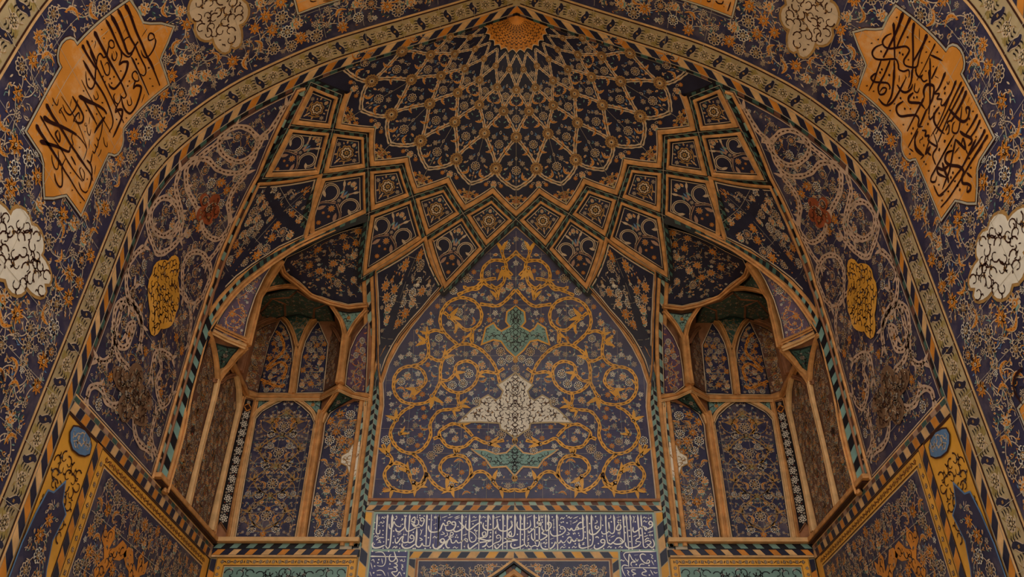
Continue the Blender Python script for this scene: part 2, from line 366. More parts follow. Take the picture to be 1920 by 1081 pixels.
def field(orn, outline, pitch=.26, size=.085, seed=1, avoid=(), margin=.05, mix='RSrPbsWbZZ', vine='beige', vw=.012, small=True, sym=None, leafs=('l', 't', 'b'), jit=.16, rotv=None):
    """a floral field: large blooms on a loose lattice, joined by thin vines, buds and leaflets between"""
    rnd = random.Random(seed); P = np.asarray(outline, float); lo, hi = P.min(0), P.max(0); pts = []; j = 0; y = lo[1]+pitch*.3
    while y < hi[1]:
        x = (lo[0] if sym is None else sym)+(pitch*.5 if j % 2 else 0)
        while x < hi[0]:
            pts.append((x+(rnd.uniform(-jit, jit)*pitch if x != sym else 0), y+rnd.uniform(-jit, jit)*pitch)); x += pitch
        y += pitch*.86; j += 1
    if not pts: return
    G = np.array(pts); ok = inside(G, P) & (edgedist(G, P) > margin+size*.55)
    for a in avoid: ok &= ~inside(G, a) & (edgedist(G, a) > size*.8)
    G = G[ok]; kinds = [rnd.choice(mix) for _ in G]
    def put(pr, c, sz, rot):
        orn.motif(pr, c, sz, rot)
        if sym is not None and abs(c[0]-sym) > .02: orn.motif(pr, (2*sym-c[0], c[1]), sz, -rot, True)
    def line(p, w, m, l):
        orn.stroke(p, w, m, l)
        if sym is not None: orn.stroke(p*[-1, 1]+[2*sym, 0], w, m, l)
    done = set()
    for i in range(len(G)):
        d = np.linalg.norm(G-G[i], axis=1); nb = [k for k in np.argsort(d)[1:4] if d[k] < pitch*1.45 and (k, i) not in done]
        for k in nb[:2]:
            done.add((i, int(k))); a, b = G[i], G[k]; v = b-a; q = np.array([-v[1], v[0]])*rnd.choice((-.3, .3)); t = np.linspace(0, 1, 7)[:, None]
            c = a+v*t+q*4*t*(1-t)*.6; line(c, vw, vine, -1.2)
            if small:
                for tt in (1, 2, 4, 5):
                    w = c[tt]+np.array([-v[1], v[0]])/(np.linalg.norm(v)+1e-9)*rnd.choice((-1, 1))*size*.35
                    lf = rnd.choice((LEAF, LEAF_T, LEAF_B, LEAF, LEAF_O)); put(lf, w, size*.28, rnd.uniform(0, 6.28))
    for g, k in zip(G, kinds):
        sc = {'R': 1, 'r': 1, 'W': .95, 'S': 1.05, 's': 1.0, 'b': .62, 'w': .6, 'u': .5, 'U': .5, 'Z': .95, 'P': 1.05, 'l': .5}[k]*rnd.uniform(.88, 1.1)
        put(PROTO[k], g, size*sc, (rnd.uniform(0, 6.28) if k in 'ZuUl' else (rotv or 0)+rnd.uniform(-.3, .3)))
    if small:                  # lacework of tendrils under the blooms
        ar = abs(np.sum(P[:, 0]*np.roll(P[:, 1], -1)-np.roll(P[:, 0], -1)*P[:, 1]))/2*(1 if sym is None else .5); n_t = int(ar/(pitch*pitch)*3.2)
        for _ in range(n_t):
            c = np.array([rnd.uniform(lo[0] if sym is None else sym, hi[0]), rnd.uniform(lo[1], hi[1])]); a = rnd.uniform(0, 6.28); ln = pitch*rnd.uniform(.45, .8); cv = rnd.choice((-1, 1))*rnd.uniform(.8, 2.2)
            t = np.linspace(0, 1, 6); an = a+cv*t; p = c+np.cumsum(np.stack([np.cos(an), np.sin(an)], 1)*ln/6, 0)
            if not inside(p, P).all() or edgedist(p[[0, 3, 5]], P).min() < margin or any(inside(p[[0, 3, 5]], a_).any() for a_ in avoid): continue
            line(p, np.array([.5, .9, 1, 1, .9, .4])*vw*1.1, rnd.choice((vine, vine, 'teal_dark', 'ochre')), -1.6)
            for j in (1, 3, 5): lf = rnd.choice((LEAF, LEAF, LEAF_O, LEAF_T, BUD)); put(lf, p[j]+np.array([-math.sin(an[j]), math.cos(an[j])])*size*.22*rnd.choice((-1, 1)), size*.24, an[j]-1.57+rnd.choice((-.8, .8)))
    if small:
        H = []
        for _ in range(int(len(G)*8)):
            c = np.array([rnd.uniform(lo[0] if sym is None else sym, hi[0]), rnd.uniform(lo[1], hi[1])])
            if not inside(c, P)[0] or edgedist(c, P)[0] < margin+size*.25: continue
            if len(G) and np.min(np.linalg.norm(G-c, axis=1)) < size*1.35: continue
            if H and np.min(np.linalg.norm(np.array(H)-c, axis=1)) < size*.85: continue
            if any(inside(c, a)[0] or edgedist(c, a)[0] < size*.4 for a in avoid): continue
            H.append(c)
        for c in H:
            k = rnd.choice('bbuuUwlb'); put(PROTO[k], c, size*{'b': .42, 'w': .42, 'u': .36, 'U': .36, 'l': .36}[k]*rnd.uniform(.85, 1.15), rnd.uniform(0, 6.28))
            a = rnd.uniform(0, 6.28); e = c+np.array([math.cos(a), math.sin(a)])*size*.9; m = (c+e)/2+np.array([math.sin(a), -math.cos(a)])*size*.25
            if edgedist(e, P)[0] > margin and inside(e, P)[0]: line(np.array([c, m, e]), vw*.8, rnd.choice((vine, 'teal', vine)), -1)
def joints(orn, lo, hi, du, dv, w=.006, m='joint', layer=3.6, outline=None, off=(0, 0), avoid=()):
    for ax, d, a0, a1, b0, b1 in ((0, du, lo[0], hi[0], lo[1], hi[1]), (1, dv, lo[1], hi[1], lo[0], hi[0])):
        x = a0+off[ax]
        while x < a1:
            t = np.arange(b0, b1, .1); c = np.stack([np.full(len(t), x), t], 1) if ax == 0 else np.stack([t, np.full(len(t), x)], 1)
            ok = np.ones(len(c), bool) if outline is None else inside(c, outline)
            run = []
            for q, o in zip(list(c)+[c[-1]], list(ok)+[False]):
                if o: run.append(q)
                else:
                    if len(run) > 1: orn.stroke(np.array(run), w, m, layer)
                    run = []
            x += d

def curls(orn, outline, col='umber', n=40, seed=3, size=.09, w=.011, sym=None, layer=2, margin=.03, dots=None):
    """arabesque scribble inside a medallion: hooked tendrils with small leaf ends"""
    rnd = random.Random(seed); P = np.asarray(outline, float); lo, hi = P.min(0), P.max(0); H = []; tries = 0
    while len(H) < n and tries < n*30:
        tries += 1; c = np.array([rnd.uniform(lo[0] if sym is None else sym, hi[0]), rnd.uniform(lo[1], hi[1])])
        if not inside(c, P)[0] or edgedist(c, P)[0] < margin+size*.35 or (H and min(np.linalg.norm(np.array(H)-c, axis=1)) < size*.95): continue
        H.append(c)
    for c in H:
        a0 = rnd.uniform(0, 6.28); tw = rnd.choice((-1, 1)); t = np.linspace(0, 1, 8); r = size*(.75-.5*t); a = a0+tw*t*4.2
        p = c+np.stack([r*np.cos(a), r*np.sin(a)], 1); lf = tear(size*.5, size*.16)+p[-1]
        p2 = p[3]+np.outer(np.linspace(0, 1, 5), [math.cos(a[3]), math.sin(a[3])])*size*.45+np.outer(np.sin(np.linspace(0, 3, 5)), [-math.sin(a[3]), math.cos(a[3])])*size*.16*tw
        for q, f in ((p2, 1), (p2*[-1, 1]+[2*(sym or 0), 0], -1)) if sym is not None else ((p2, 1),):
            if inside(q, P).all(): orn.stroke(q, w*np.array([1, .9, 1.3, 1, .3]), col, layer); orn.motif([(V, F, col, layer) for V, F, _, _ in LEAF], q[0], size*.2, a[0]*f)
        for q, f in ((p, 1), (p*[-1, 1]+[2*(sym or 0), 0], -1)) if sym is not None else ((p, 1),):
            ok = inside(q, P)
            if ok.all(): orn.stroke(q, w*(1.3-.8*t), col, layer)
            k = q[-1]; m = [(V*[f, 1], F, col, layer) for V, F, _, _ in LEAF]; orn.motif(m, k, size*.22, a[-1]*f)
            if dots and rnd.random() < .45: orn.motif([(V, F, mm if mm != 'beige' else dots, l+layer) for V, F, mm, l in BLO], q[3], size*.26)
def lobemed(hu, hv, c, n=8, depth=.16, k=6, top=1.0):
    t = np.arange(n*k)*2*math.pi/(n*k); ph = (t*n/(2*math.pi)) % 1; r = 1-depth+depth*np.abs(np.sin(ph*math.pi))**.7
    r = r*(1+.10*np.cos(4*t)); return np.stack([c[0]+hu*r*np.cos(t), c[1]+hv*r*np.sin(t)], 1)
def ribbon(orn, path, w, a='beige', core='umber', rim=None, layer=0, pitch=.09, wav=.12, taper=False):
    """a split-leaf scroll band with a dashed dark spine"""
    p = np.asarray(path, float); L = np.concatenate([[0], np.cumsum(np.linalg.norm(np.diff(p, axis=0), axis=1))]); n = max(4, int(L[-1]/.035)); s = np.linspace(0, L[-1], n)
    q = np.stack([np.interp(s, L, p[:, 0]), np.interp(s, L, p[:, 1])], 1); ww = w*(1+wav*np.sin(s/w*2.2))
    if taper: ww = ww*np.clip((L[-1]-s)/(L[-1]*.4), .25, 1)
    if rim: orn.stroke(q, ww+.03, rim, layer-.4)
    orn.stroke(q, ww, a, layer)
    k = int(L[-1]/pitch)
    for i in range(k):
        s0 = (i+.15)*L[-1]/k; s1 = (i+.8)*L[-1]/k; e = np.linspace(s0, s1, 3); orn.stroke(np.stack([np.interp(e, s, q[:, 0]), np.interp(e, s, q[:, 1])], 1), [w*.1, w*.3, w*.1], core, layer+1)
def sleaf(orn, c, ang, size, a='orange', core='umber', layer=1, flip=1):
    """curling split leaf at a scroll's joint"""
    t = np.linspace(0, 1, 9)[:, None]; f = flip
    def tr(p): cs, sn = math.cos(ang), math.sin(ang); return c+size*(np.asarray(p)*[1, f])@np.array([[cs, sn], [-sn, cs]])
    for s in (1, -1):
        m = np.hstack([t*1.0, s*(.55*t**1.6+.05)]); w = size*.34*np.sin(math.pi*np.clip(t[:, 0]*.85+.15, 0, 1)); orn.stroke(tr(m), w, a, layer)
    orn.motif([(circ(.2, 8), [list(range(8))], a, layer), (circ(.12, 8), [list(range(8))], core, layer+1), (circ(.07, 6), [list(range(6))], 'beige', layer+2)], c, size)
def edge_lines(orn, outline, spec):
    """thin painted lines following an outline: spec = [(inset0, inset1, colour, layer)]"""
    for d0, d1, m, l in spec:
        orn.stroke(dens(inset(outline, (d0+d1)/2), .2), d1-d0, m, l, True)
def uvb(pts, f=onBarrel): return np.array([(lambda q: (q[1], sz(q[2])))(f(p)) for p in pts])
def Z(ox, oy, k, L): return [(ox+x/k, oy+y/k) for x, y in L]
SIDES = ((False, 'left'), (True, 'right'))

# ================================================================== the large structure
g = MB(); box(g, (-60, -60, -.3), (60, 60, 0), 'paving'); tag(g.build('floor'), kind='structure')
for mir, side in SIDES:
    g = MB(); o = Orn(BARREL); o.area([(4.3, -.4), (13.4, -.4), (13.4, sz(9.1)), (4.3, sz(9.1))], 'plaster', 0, .6); o.flush(g, -.03); box(g, (-6.2, 4.3, 0), (-5.12, 14.6, 14.6), 'plaster')
    tag(g.build('wall_'+side, mirror=mir), kind='structure')
g = MB(); box(g, (-6.2, 13.75, 0), (6.2, 15, 14.9), 'plaster'); box(g, (-5.02, 13.43, 0), (5.02, 13.6, 9.2), 'plaster'); tag(g.build('wall_back'), kind='structure')
g = MB(); box(g, (-6.2, 4.3, 14.0), (6.2, 14.6, 14.9), 'plaster'); tag(g.build('ceiling'), kind='structure')
g = MB()                        # portal face over the opening, towards the courtyard
prof = [(-x, z) for x, z in PROF if z > 0]+[(x, z) for x, z in PROF[::-1] if z > 0]
P0 = [(-9, 0)]+[(-5.02, 0)]+prof+[(5.02, 0), (9, 0), (9, 17), (-9, 17)]
vin = [Vector(p) for p in P0]; r = delaunay_2d_cdt(vin, [], [list(range(len(vin)))], 1, 1e-5)
V = [(v[0], 4.29, v[1]) for v in r[0]]; g.add(V, [list(f) for f in r[2]], 'plaster'); tag(g.build('wall_front'), kind='structure')

# ================================================================== vault soffit with its cartouches and medallions
CART_C = (6.42, 9.06)
def cart_outline():
    h_ = [(5.785, 7.85), (5.785, 8.88)]+[(5.74-.12*math.sin(t), 9.07-.19*math.cos(t)) for t in np.linspace(.25, math.pi-.25, 7)]+[(5.785, 9.26), (5.785, 10.2)]
    h_ += [(5.95, 10.23), (6.13, 10.24), (6.2, 10.33), (6.28, 10.47), (6.40, 10.6)]
    r_ = [(6.53, 10.45), (6.62, 10.32), (6.68, 10.25), (6.85, 10.24), (7.05, 10.22), (7.05, 9.3)]+[(7.08+.13*math.sin(t), 9.07+.17*math.cos(t)) for t in np.linspace(.25, math.pi-.25, 7)]+[(7.05, 8.85), (7.05, 7.85)]
    b_ = [(6.85, 7.84), (6.70, 7.83), (6.62, 7.74), (6.53, 7.63), (6.42, 7.53), (6.30, 7.66), (6.2, 7.8), (6.1, 7.85)]
    return np.array(h_+r_+b_)
CART = cart_outline()
MED1 = lobemed(.62, .40, (6.42, 6.77), 8, .2); MED2 = lobemed(.62, .40, (6.52, 11.3), 8, .2)
CART0 = uvb([(560, 22)])[0]     # the lowest corner of the cartouche over the crown
CTOP = np.array([(CART0[0], CART0[1]), (CART0[0], STOP), (5.78, STOP), (5.78, CART0[1])])
CLOW = CART-[0, 10.6-5.72]      # the next cartouche down the wall
for mir, side in SIDES:
    ot = [(5.19, 2.6), (7.64, 2.6), (7.64, STOP), (5.19, STOP)]
    root = empty('vault_soffit', BARREL.P([(6.4, 6.0)])[0], mir)
    tag(root, 'wide navy floral tile soffit of the front arch, %s flank with white medallions' % side, 'tiled vault', 'soffit halves of the front arch')
    g = MB(); o = Orn(BARREL); o.area(ot, 'navy', -2.4, .22); o.flush(g)
    field(o, ot, .262, .1, 11, [CART, MED1, MED2, CTOP, CLOW], mix='RrSPPsSbWZZZRS')
    joints(o, (5.19, 2.6), (7.64, STOP), .78, .62, .005, outline=ot, off=(.35, .2))
    o.flush(g); g.build('floral_tiling', root, mir)
    for Md, sd in ((MED1, 5), (MED2, 6)):
        g = MB(); o = Orn(BARREL); o.area(inset(Md, -.035), 'ochre', .5, .15); o.area(Md, 'cream' if sd == 5 else 'beige', 1.5, .15)
        curls(o, Md, 'umber', 60, sd, .115, .016, layer=3, dots='gold'); o.flush(g)
        mo = g.build('medallion', root, mir); mo['label'] = 'white lobed medallion with dark tendrils'
    # olive band, motif pitch measured 0.455 m
    for (y0, y1, nm, sd) in ((7.64, 8.05, 'inner', 1), (4.74, 5.19, 'outer', 2)):
        g = MB(); o = Orn(BARREL); ol = [(y0, 2.6), (y1, 2.6), (y1, STOP), (y0, STOP)]; o.area(ol, 'olive', -2, .22)
        for yy, w, m in ((y0+.015, .03, 'brick_pale'), (y0+.045, .022, 'umber'), (y1-.015, .03, 'brick_pale'), (y1-.045, .022, 'umber')): o.stroke([(yy, s) for s in np.arange(2.6, STOP, .12)], w, m, .5)
        rnd = random.Random(sd); s = sz(12.22)-.4555*22; k = 0; yc = (y0+y1)/2+.01
        while s < STOP-.1:
            if s > 2.8:
                t = np.linspace(-1, 1, 9); f = 1 if k % 2 else 1; c = np.stack([yc+.118*t, s+.035*np.sin(t*2.6)*f], 1)
                o.stroke(c*[1, 1], .098*np.cos(t*1.35)**.6+.012, 'beige', 0); o.stroke(c, .084*np.cos(t*1.3)**.6, 'navy_plain', 1)
                o.motif([(lobed(4, .6, 1), [list(range(16))], 'ochre', 2)], (yc, s), .022)
                for sg in (-1, 1):
                    for tt in (-.62, -.2, .25, .62):
                        b0 = np.array([yc+.118*tt, s+sg*.066]); o.stroke([b0, b0+[.014*sg, sg*.035], b0+[-.008, sg*.066]], [.018, .016, .006], 'dark', 1)
                sm = s+.228; o.motif(blossom(8, 'dark', 'olive', 'cream'), (yc+rnd.uniform(-.01, .01), sm), .075, rnd.random()); o.motif([(*P_fan(lobed(8, .9, 1)), 'beige', -.6)], (yc, sm), .086, .2)
                for dx, dy in ((-.1, .03), (.1, -.03), (-.08, -.09), (.09, .09), (0, .1), (0, -.1)):
                    o.motif(LEAF if rnd.random() < .5 else [(V, F, 'green', 0) for V, F, m, l in LEAF], (yc+dx, sm+dy), .035, rnd.uniform(0, 6))
                for dx, dy in ((-.09, .07), (.08, -.08)): o.motif([(*P_fan(lobed(5, .7, 1)), 'green', -1)], (yc+dx, sm+dy), .06, rnd.random())
                for a, b in ((-.11, .5), (.11, -.5)): tt = np.linspace(0, 1, 7)[:, None]; o.stroke(np.hstack([yc+a*np.cos(tt*3), s+.11+.22*tt]), .006, 'ochre', .2)
            s += .4555; k += 1
        joints(o, (y0, 2.6), (y1, STOP), 9, .62, .006, outline=ol, off=(5, .2)); o.flush(g)
        ob = g.build('floral_border', None, mir)
        tag(ob, 'olive border band with navy paisleys, %s of the soffit, %s flank' % ('inner edge' if nm == 'inner' else 'outer edge', side), 'tile border', 'olive paisley borders')
    # striped edging
    g = MB(); o = Orn(BARREL); o.area([(8.05, 2.6), (8.2, 2.6), (8.2, STOP), (8.05, STOP)], 'joint', -1.5, .2)
    stripes(o, [(8.195, s) for s in np.arange(2.6, STOP+.01, .1)], .135, ('orange', 'navy_plain', 'brick_pale', 'navy_plain'), .165, 1.1, .5); o.stroke([(8.2, s) for s in np.arange(2.6, STOP, .12)], .012, 'joint', 1.5)
    o.flush(g); tag(g.build('striped_border', None, mir), 'orange and navy slanted stripe edging of the arch, %s flank' % side, 'tile border', 'slanted stripe edgings of the arch')
    g = MB(); o = Orn(BARREL); pth = [(8.27, s) for s in np.arange(6.12, STOP+.01, .1)]
    stripes(o, pth, .065, ('teal_dark', 'dark', 'teal_dark', 'dark', 'brown'), .13, .3, .5); o.area([(8.2, 6.1), (8.28, 6.1), (8.28, STOP), (8.2, STOP)], 'dark', -1.5, .2); o.flush(g)
    tag(g.build('checkered_border', None, mir), 'thin dark and teal checker line inside the striped arch edging, %s flank' % side, 'tile border', 'checker lines of the arch')
    g = MB(); o = Orn(BARREL); o.area([(4.3, 2.6), (4.74, 2.6), (4.74, STOP), (4.3, STOP)], 'joint', -1.5, .22)
    stripes(o, [(4.735, s) for s in np.arange(2.6, STOP+.01, .1)], .16, ('orange', 'navy_plain'), .17, 1.1, .5); o.flush(g)
    tag(g.build('striped_border', None, mir), 'stripe edging at the outer lip of the vault, %s flank' % side, 'tile border', 'stripe edgings at the outer lip')

# ================================================================== scroll panels on the side walls behind the arch
RIBPX = [(557, 168), (532, 214), (509, 262), (483, 325), (463, 362), (444, 402), (426, 442), (409, 482), (395, 528)]
RIB = uvb(RIBPX); RIB = np.vstack([[(8.30, sz(11.6))], RIB, [(10.60, sz(9.0)), (10.60, 8.5), (10.60, 7.5), (10.60, 6.12)]])
RIB[:, 0] = np.minimum(RIB[:, 0], 10.60)
def scroll(o, c, r, a0, turns, w, m, core, sgn=1, tail=None):
    t = np.linspace(0, 1, int(14*abs(turns))+8); a = a0+sgn*t*turns*2*math.pi; rr = r*(1-.55*t)
    p = np.array(c)+np.stack([rr*np.cos(a), rr*np.sin(a)], 1); ribbon(o, p, w, m, core); sleaf(o, p[-1], a[-1]+sgn*1.8, w*1.7, m, core)
    return p[0]
for mir, side in SIDES:
    root = empty('scroll_panel', BARREL.P([(9.4, 8.0)])[0], mir)
    tag(root, 'tall tapering panel of pinkish scrolls just inside the arch, on the %s wall' % side, 'tile panel', 'tall scroll panels')
    g = MB(); o = Orn(BARREL); ol = np.vstack([[(8.27, 6.12)], [(8.27, s) for s in (7, 8, 9, 10, 11)], RIB]); ol2 = inset(ol, .045)
    o.area(ol, 'navy', -2.4, .2)
    G1 = lobemed(.5, .62, (9.38, 8.38), 6, .12); G2 = lobemed(.30, .26, (9.3, 10.0), 5, .35); G3 = lobemed(.62, .40, (9.45, 6.78), 5, .4)
    edge_lines(o, ol, [(.0, .02, 'brown', 1), (.03, .045, 'beige', 1)])
    SCR = [(131, 112, 1.822, "740,150 715,190 690,230 660,260 645,295 600,340 560,345 520,320 508,280 530,245 570,228 610,235 640,265;640,280 630,330 590,380 540,385 500,370 470,340 430,340 400,365 395,400 400,440 430,500;520,270 480,300 440,330;378,370 360,430 370,480 382,540 375,600;600,390 560,440 540,490 545,560 510,610 470,600 450,560 460,530;350,600 375,560 365,500 330,470 295,485 275,530 285,580 320,600 350,580;280,490 262,560 280,625 300,662 340,645 385,600;250,640 225,660 200,700 190,760 200,830;385,800 383,720 400,670 430,655 460,670 480,720 465,790 430,830;470,690 500,650 530,600 545,560"),
      (0, 540, 4, "1060,280 1020,180 960,110 900,100 860,160 848,260 860,380 900,440 950,430 990,340 1000,260 960,280 945,330;850,350 840,450 820,520 770,550 735,540;650,810 670,750 720,730 760,760 790,840 850,880 920,860;760,770 800,690;1281,520 1230,480 1170,480 1140,560 1130,640;1190,500 1205,600 1170,700 1180,800 1210,880 1250,860 1281,800;1130,560 1100,600 1070,680;1000,0 980,60 1010,130 1050,200 1060,290 1050,400;1200,890 1160,940 1150,1050;1000,900 985,1000 1000,1081"),
      (0, 540, 2, "505,455 500,520 520,580 560,610;580,480 565,560 590,640;705,200 715,120 700,40 660,0;480,300 440,250 430,180 450,90;640,560 620,500 640,430 660,380;540,660 575,690 590,640")]
    for ox, oy, k, tx in SCR:
        for st in tx.split(';'):
            P_ = smooth(uvb([(ox+float(q.split(',')[0])/k, oy+float(q.split(',')[1])/k) for q in st.split()]), 5); P_ = P_[inside(P_, inset(ol, .05))]
            if len(P_) > 4 and np.linalg.norm(np.diff(P_, axis=0), axis=1).sum() > .4 and np.linalg.norm(np.diff(P_, axis=0), axis=1).max() < .5:
                ribbon(o, P_, .092, 'scroll_beige', 'umber', None, 1)
                for e, f in ((P_[-1], P_[-1]-P_[-4]), (P_[0], P_[0]-P_[3])): sleaf(o, e, math.atan2(f[1], f[0]), .17, 'scroll_beige', 'umber', 2)
                for j in range(12, len(P_)-6, 16): f = P_[j+1]-P_[j]; sleaf(o, P_[j], math.atan2(f[1], f[0])+.6, .13, 'scroll_beige', 'umber', 2)
    field(o, ol2, .27, .082, 21, [G1], mix='RrbPWSrub', vine='ochre', vw=.01); joints(o, (8.27, 6.1), (10.6, 12), .78, .62, .006, outline=ol2, off=(.7, .3)); o.flush(g)
    g.build('scroll_tiling', root, mir)
    for Md, sd, c1, lb in ((G1, 5, 'gold', 'gold oval medallion'), (G2, 6, 'terracotta', 'rust coloured star medallion'), (G3, 7, 'worn_brown', 'worn brown winged medallion')):
        g = MB(); o = Orn(BARREL); o.area(Md, c1, 4, .15); curls(o, Md, 'umber', 60, sd, .1, .017, layer=5, dots='beige')
        if c1 != 'gold': field(o, inset(Md, .03), .2, .07, sd, mix='RPrb', vine='beige', margin=0); o.L = [l+(7 if l.max() < 6 and i > 2 else 0) for i, l in enumerate(o.L)]
        o.flush(g); g.build('medallion', root, mir)['label'] = lb
    # rib between scroll panel and net: rail, checker strip, rail
    g = MB(); o = Orn(BARREL); R_ = dens(RIB, .12, False)
    T_ = np.gradient(R_, axis=0); T_ /= np.linalg.norm(T_, axis=1)[:, None]; N_ = np.stack([-T_[:, 1], T_[:, 0]], 1)   # path runs down, left normal points to the back
    sweep(g, BARREL, R_+N_*.0, R_+N_*.042, .035, 'brick', .0)
    o.area(np.vstack([R_+N_*.05, (R_+N_*.24)[::-1]]), 'dark', -1.5, .2)
    stripes(o, R_+N_*.05, .11, ('teal_pale', 'dark', 'teal', 'brown', 'teal_pale', 'dark'), .15, .25, 1); sweep(g, BARREL, R_+N_*.165, R_+N_*.205, .03, 'brick_red')
    o.stroke(R_+N_*.22, .014, 'beige', 2); o.flush(g)
    tag(g.build('checkered_rib', None, mir), 'long curving rib with pale teal and dark checkers beside the scroll panel on the %s' % side, 'rib', 'checkered ribs beside the scroll panels')

# ================================================================== the half dome and its star of ribs
D2 = np.radians
def dn(az, z): a = D2(az); R = Rv(z, a); return np.array([-R*math.cos(a), YC+R*math.sin(a), z])
ZD, ZP, ZR, ZT = 11.67, 11.91, 11.31, 10.72
NODE = {}
for k in range(0, 181, 9):
    if k % 18 == 0: NODE['D', k] = (k, ZD); NODE['T', k] = (k, ZT)
    else: NODE['P', k] = (k, ZP); NODE['R', k] = (k, ZR)
for a, b in ((54, 52.5), (126, 127.5)): NODE['T', a] = (b, 10.66)
for a in (36, 144): NODE['T', a] = (a, 10.68)
for a in (18, 162): NODE['T', a] = ((17 if a == 18 else 163), 10.80)
class Dome3(DomeS):             # azimuth scaled to metres at mean radius 2.9
    def __init__(s): s.flip = 1; s.fn = lambda uv: DOME.fn(uv/[2.9, 1])
    def loc(s, c, xy): return np.stack([c[0]+xy[:, 0]*2.9/max(rs(c[1]), .05), c[1]+xy[:, 1]], 1)
DOM3 = Dome3()
um = lambda az, z: np.array([D2(az)*2.9, sz(z)])
zig = [um(*NODE['D', 0])]
for k in range(9, 180, 9): zig.append(um(*NODE[('D' if k % 18 == 0 else 'P'), k]))
zig.append(um(*NODE['D', 180]))
root = empty('half_dome', (0, YC, 11.6)); tag(root, 'dark ribbed half dome with a net of beige ribbons and rosettes above the star points', 'dome')
g = MB(); o = Orn(DOM3); top = STOP-.015
ol = np.array(zig+[um(180, 13.3)*[1, 0]+[0, top], [0, top]])
ol[0, 0] = .03; ol[-1, 0] = .03
o.area(ol, 'navy_plain', -2.4, .16); o.flush(g)
zz = inset(ol, .135)
for d0, d1, m, l in ((.125, .14, 'dark', 1), (.14, .158, 'beige', 1)):
    q = inset(ol, (d0+d1)/2)[1:len(zig)-1]; o.stroke(dens(q, .15, False), d1-d0, m, l)
rows = [(12.0, 0), (12.18, 9), (12.46, 0), (12.67, 9), (12.85, 0), (13.01, 9), (13.14, 0)]
def dpath(az0, z0, az1, z1, n=12, bow=.0):
    t = np.linspace(0, 1, n); s0, s1 = sz(z0), sz(z1)
    return np.stack([D2(az0+(az1-az0)*(t**1.55 if z0 > 12.05 else 1-(1-t)**1.7)), s0+(s1-s0)*t], 1)
def dstroke(p, w, m, layer):     # constant real width on the dome
    R = rs(p[:, 1])[:, None]; q = p*[1, 1]; loc = np.hstack([p[:, :1]*R, p[:, 1:]]); t = np.gradient(np.hstack([p[:, :1], p[:, 1:]]), axis=0)*np.hstack([R, R*0+1]); t /= np.linalg.norm(t, axis=1)[:, None]+1e-9
    nn = np.stack([-t[:, 1], t[:, 0]], 1)*(np.broadcast_to(w, (len(p),))/2)[:, None]; nn = nn/np.hstack([R, R*0+1]); n = len(p)
    o.raw(np.vstack([(p+nn)*[2.9, 1], (p-nn)*[2.9, 1]]), [[i, i+n, i+n+1, i+1] for i in range(n-1)], m, layer)
for (z0, p0), (z1, p1) in zip(rows[:-1], rows[1:]):
    k = (z1-12.0)/1.2; w = .078*(1-.5*k)
    for az in range(p0, 181, 18):
        for d in (-9, 9):
            if 0 <= az+d <= 180:
                p = dpath(az, z0, az+d, z1, 25); ss = np.linspace(0, 1, 25)
                dstroke(p, w*(1+.16*np.sin(ss*2*math.pi*5)), 'beige', 0); dstroke(p, w*.2, 'umber', 1)
                for j in range(5): q = dpath(az, z0, az+d, z1, 26)[j*5+1:j*5+4]; dstroke(q, w*.3, 'orange' if j % 2 else 'dark', 2)
RN = lobed(14, .8, 1)
NODEF = [(*P_fan(lobed(14, .85, 1)), 'ochre', 3), (*P_fan(lobed(14, .6, .76)), 'brown', 4), (*P_fan(lobed(10, .45, .6)), 'ochre', 5), (*P_fan(circ(.3, 10)), 'beige', 6), (*P_fan(circ(.16, 8)), 'dark', 7)]
for j in range(14):
    t = (j+.5)*2*math.pi/14; NODEF.append((ellip(.86*math.cos(t), .86*math.sin(t), .09, .03, t, 4), [[0, 1, 2, 3]], 'brown', 4))
for i, (z, p) in enumerate(rows[1:-1]):
    for az in range(p, 181, 18): o.motif(NODEF, um(az, z), .125*(1-.13*i))
# flowers inside each lozenge
cells = [(12.18, 0, .13, 1), (12.40, 9, .11, .95), (12.62, 0, .095, .9), (12.80, 9, .08, .8), (12.97, 0, .06, .7)]
for z, p, sz_, k in cells:
    for az in range(p, 181, 18):
        c = um(az, z-.01); o.motif(ROS if z < 12.9 else BLO, c, .085*k); L = lambda dx, dy: (c[0]+dx*2.9/rs(c[1]), c[1]+dy)
        if z < 12.9:
            for sx in (-1, 1):
                o.motif(SAZ if sx > 0 else SAZ, L(.15*k*sx, -.13*k), .085*k, 2.2*sx, sx < 0); o.motif(BLO, L(.12*k*sx, .13*k), .05*k)
                o.motif(BUD, L(.2*k*sx, .02), .035*k, sx); o.motif(BUD, L(.05*k*sx, -.2*k), .03*k); o.motif(LEAF_B, L(.08*k*sx, .2*k), .03, .5*sx); o.motif(LEAF_T, L(.22*k*sx, -.07), .03, .9*sx)
                o.motif([(V, F, 'sky_blue', 0) for V, F, m, l in LEAF], L(.06*k*sx, -.11*k), .04*k, -.6*sx)
            o.motif(BUD_D, L(0, .23*k), .04*k); o.motif(BUD, L(0, -.14*k), .03*k)
            for a_ in range(7): o.motif((LEAF, LEAF_T, LEAF_O, LEAF_B, BUD, BLO, LEAF)[a_], L(.17*k*math.cos(a_*.9+az), .19*k*math.sin(a_*.9+az)), .026, a_+az)
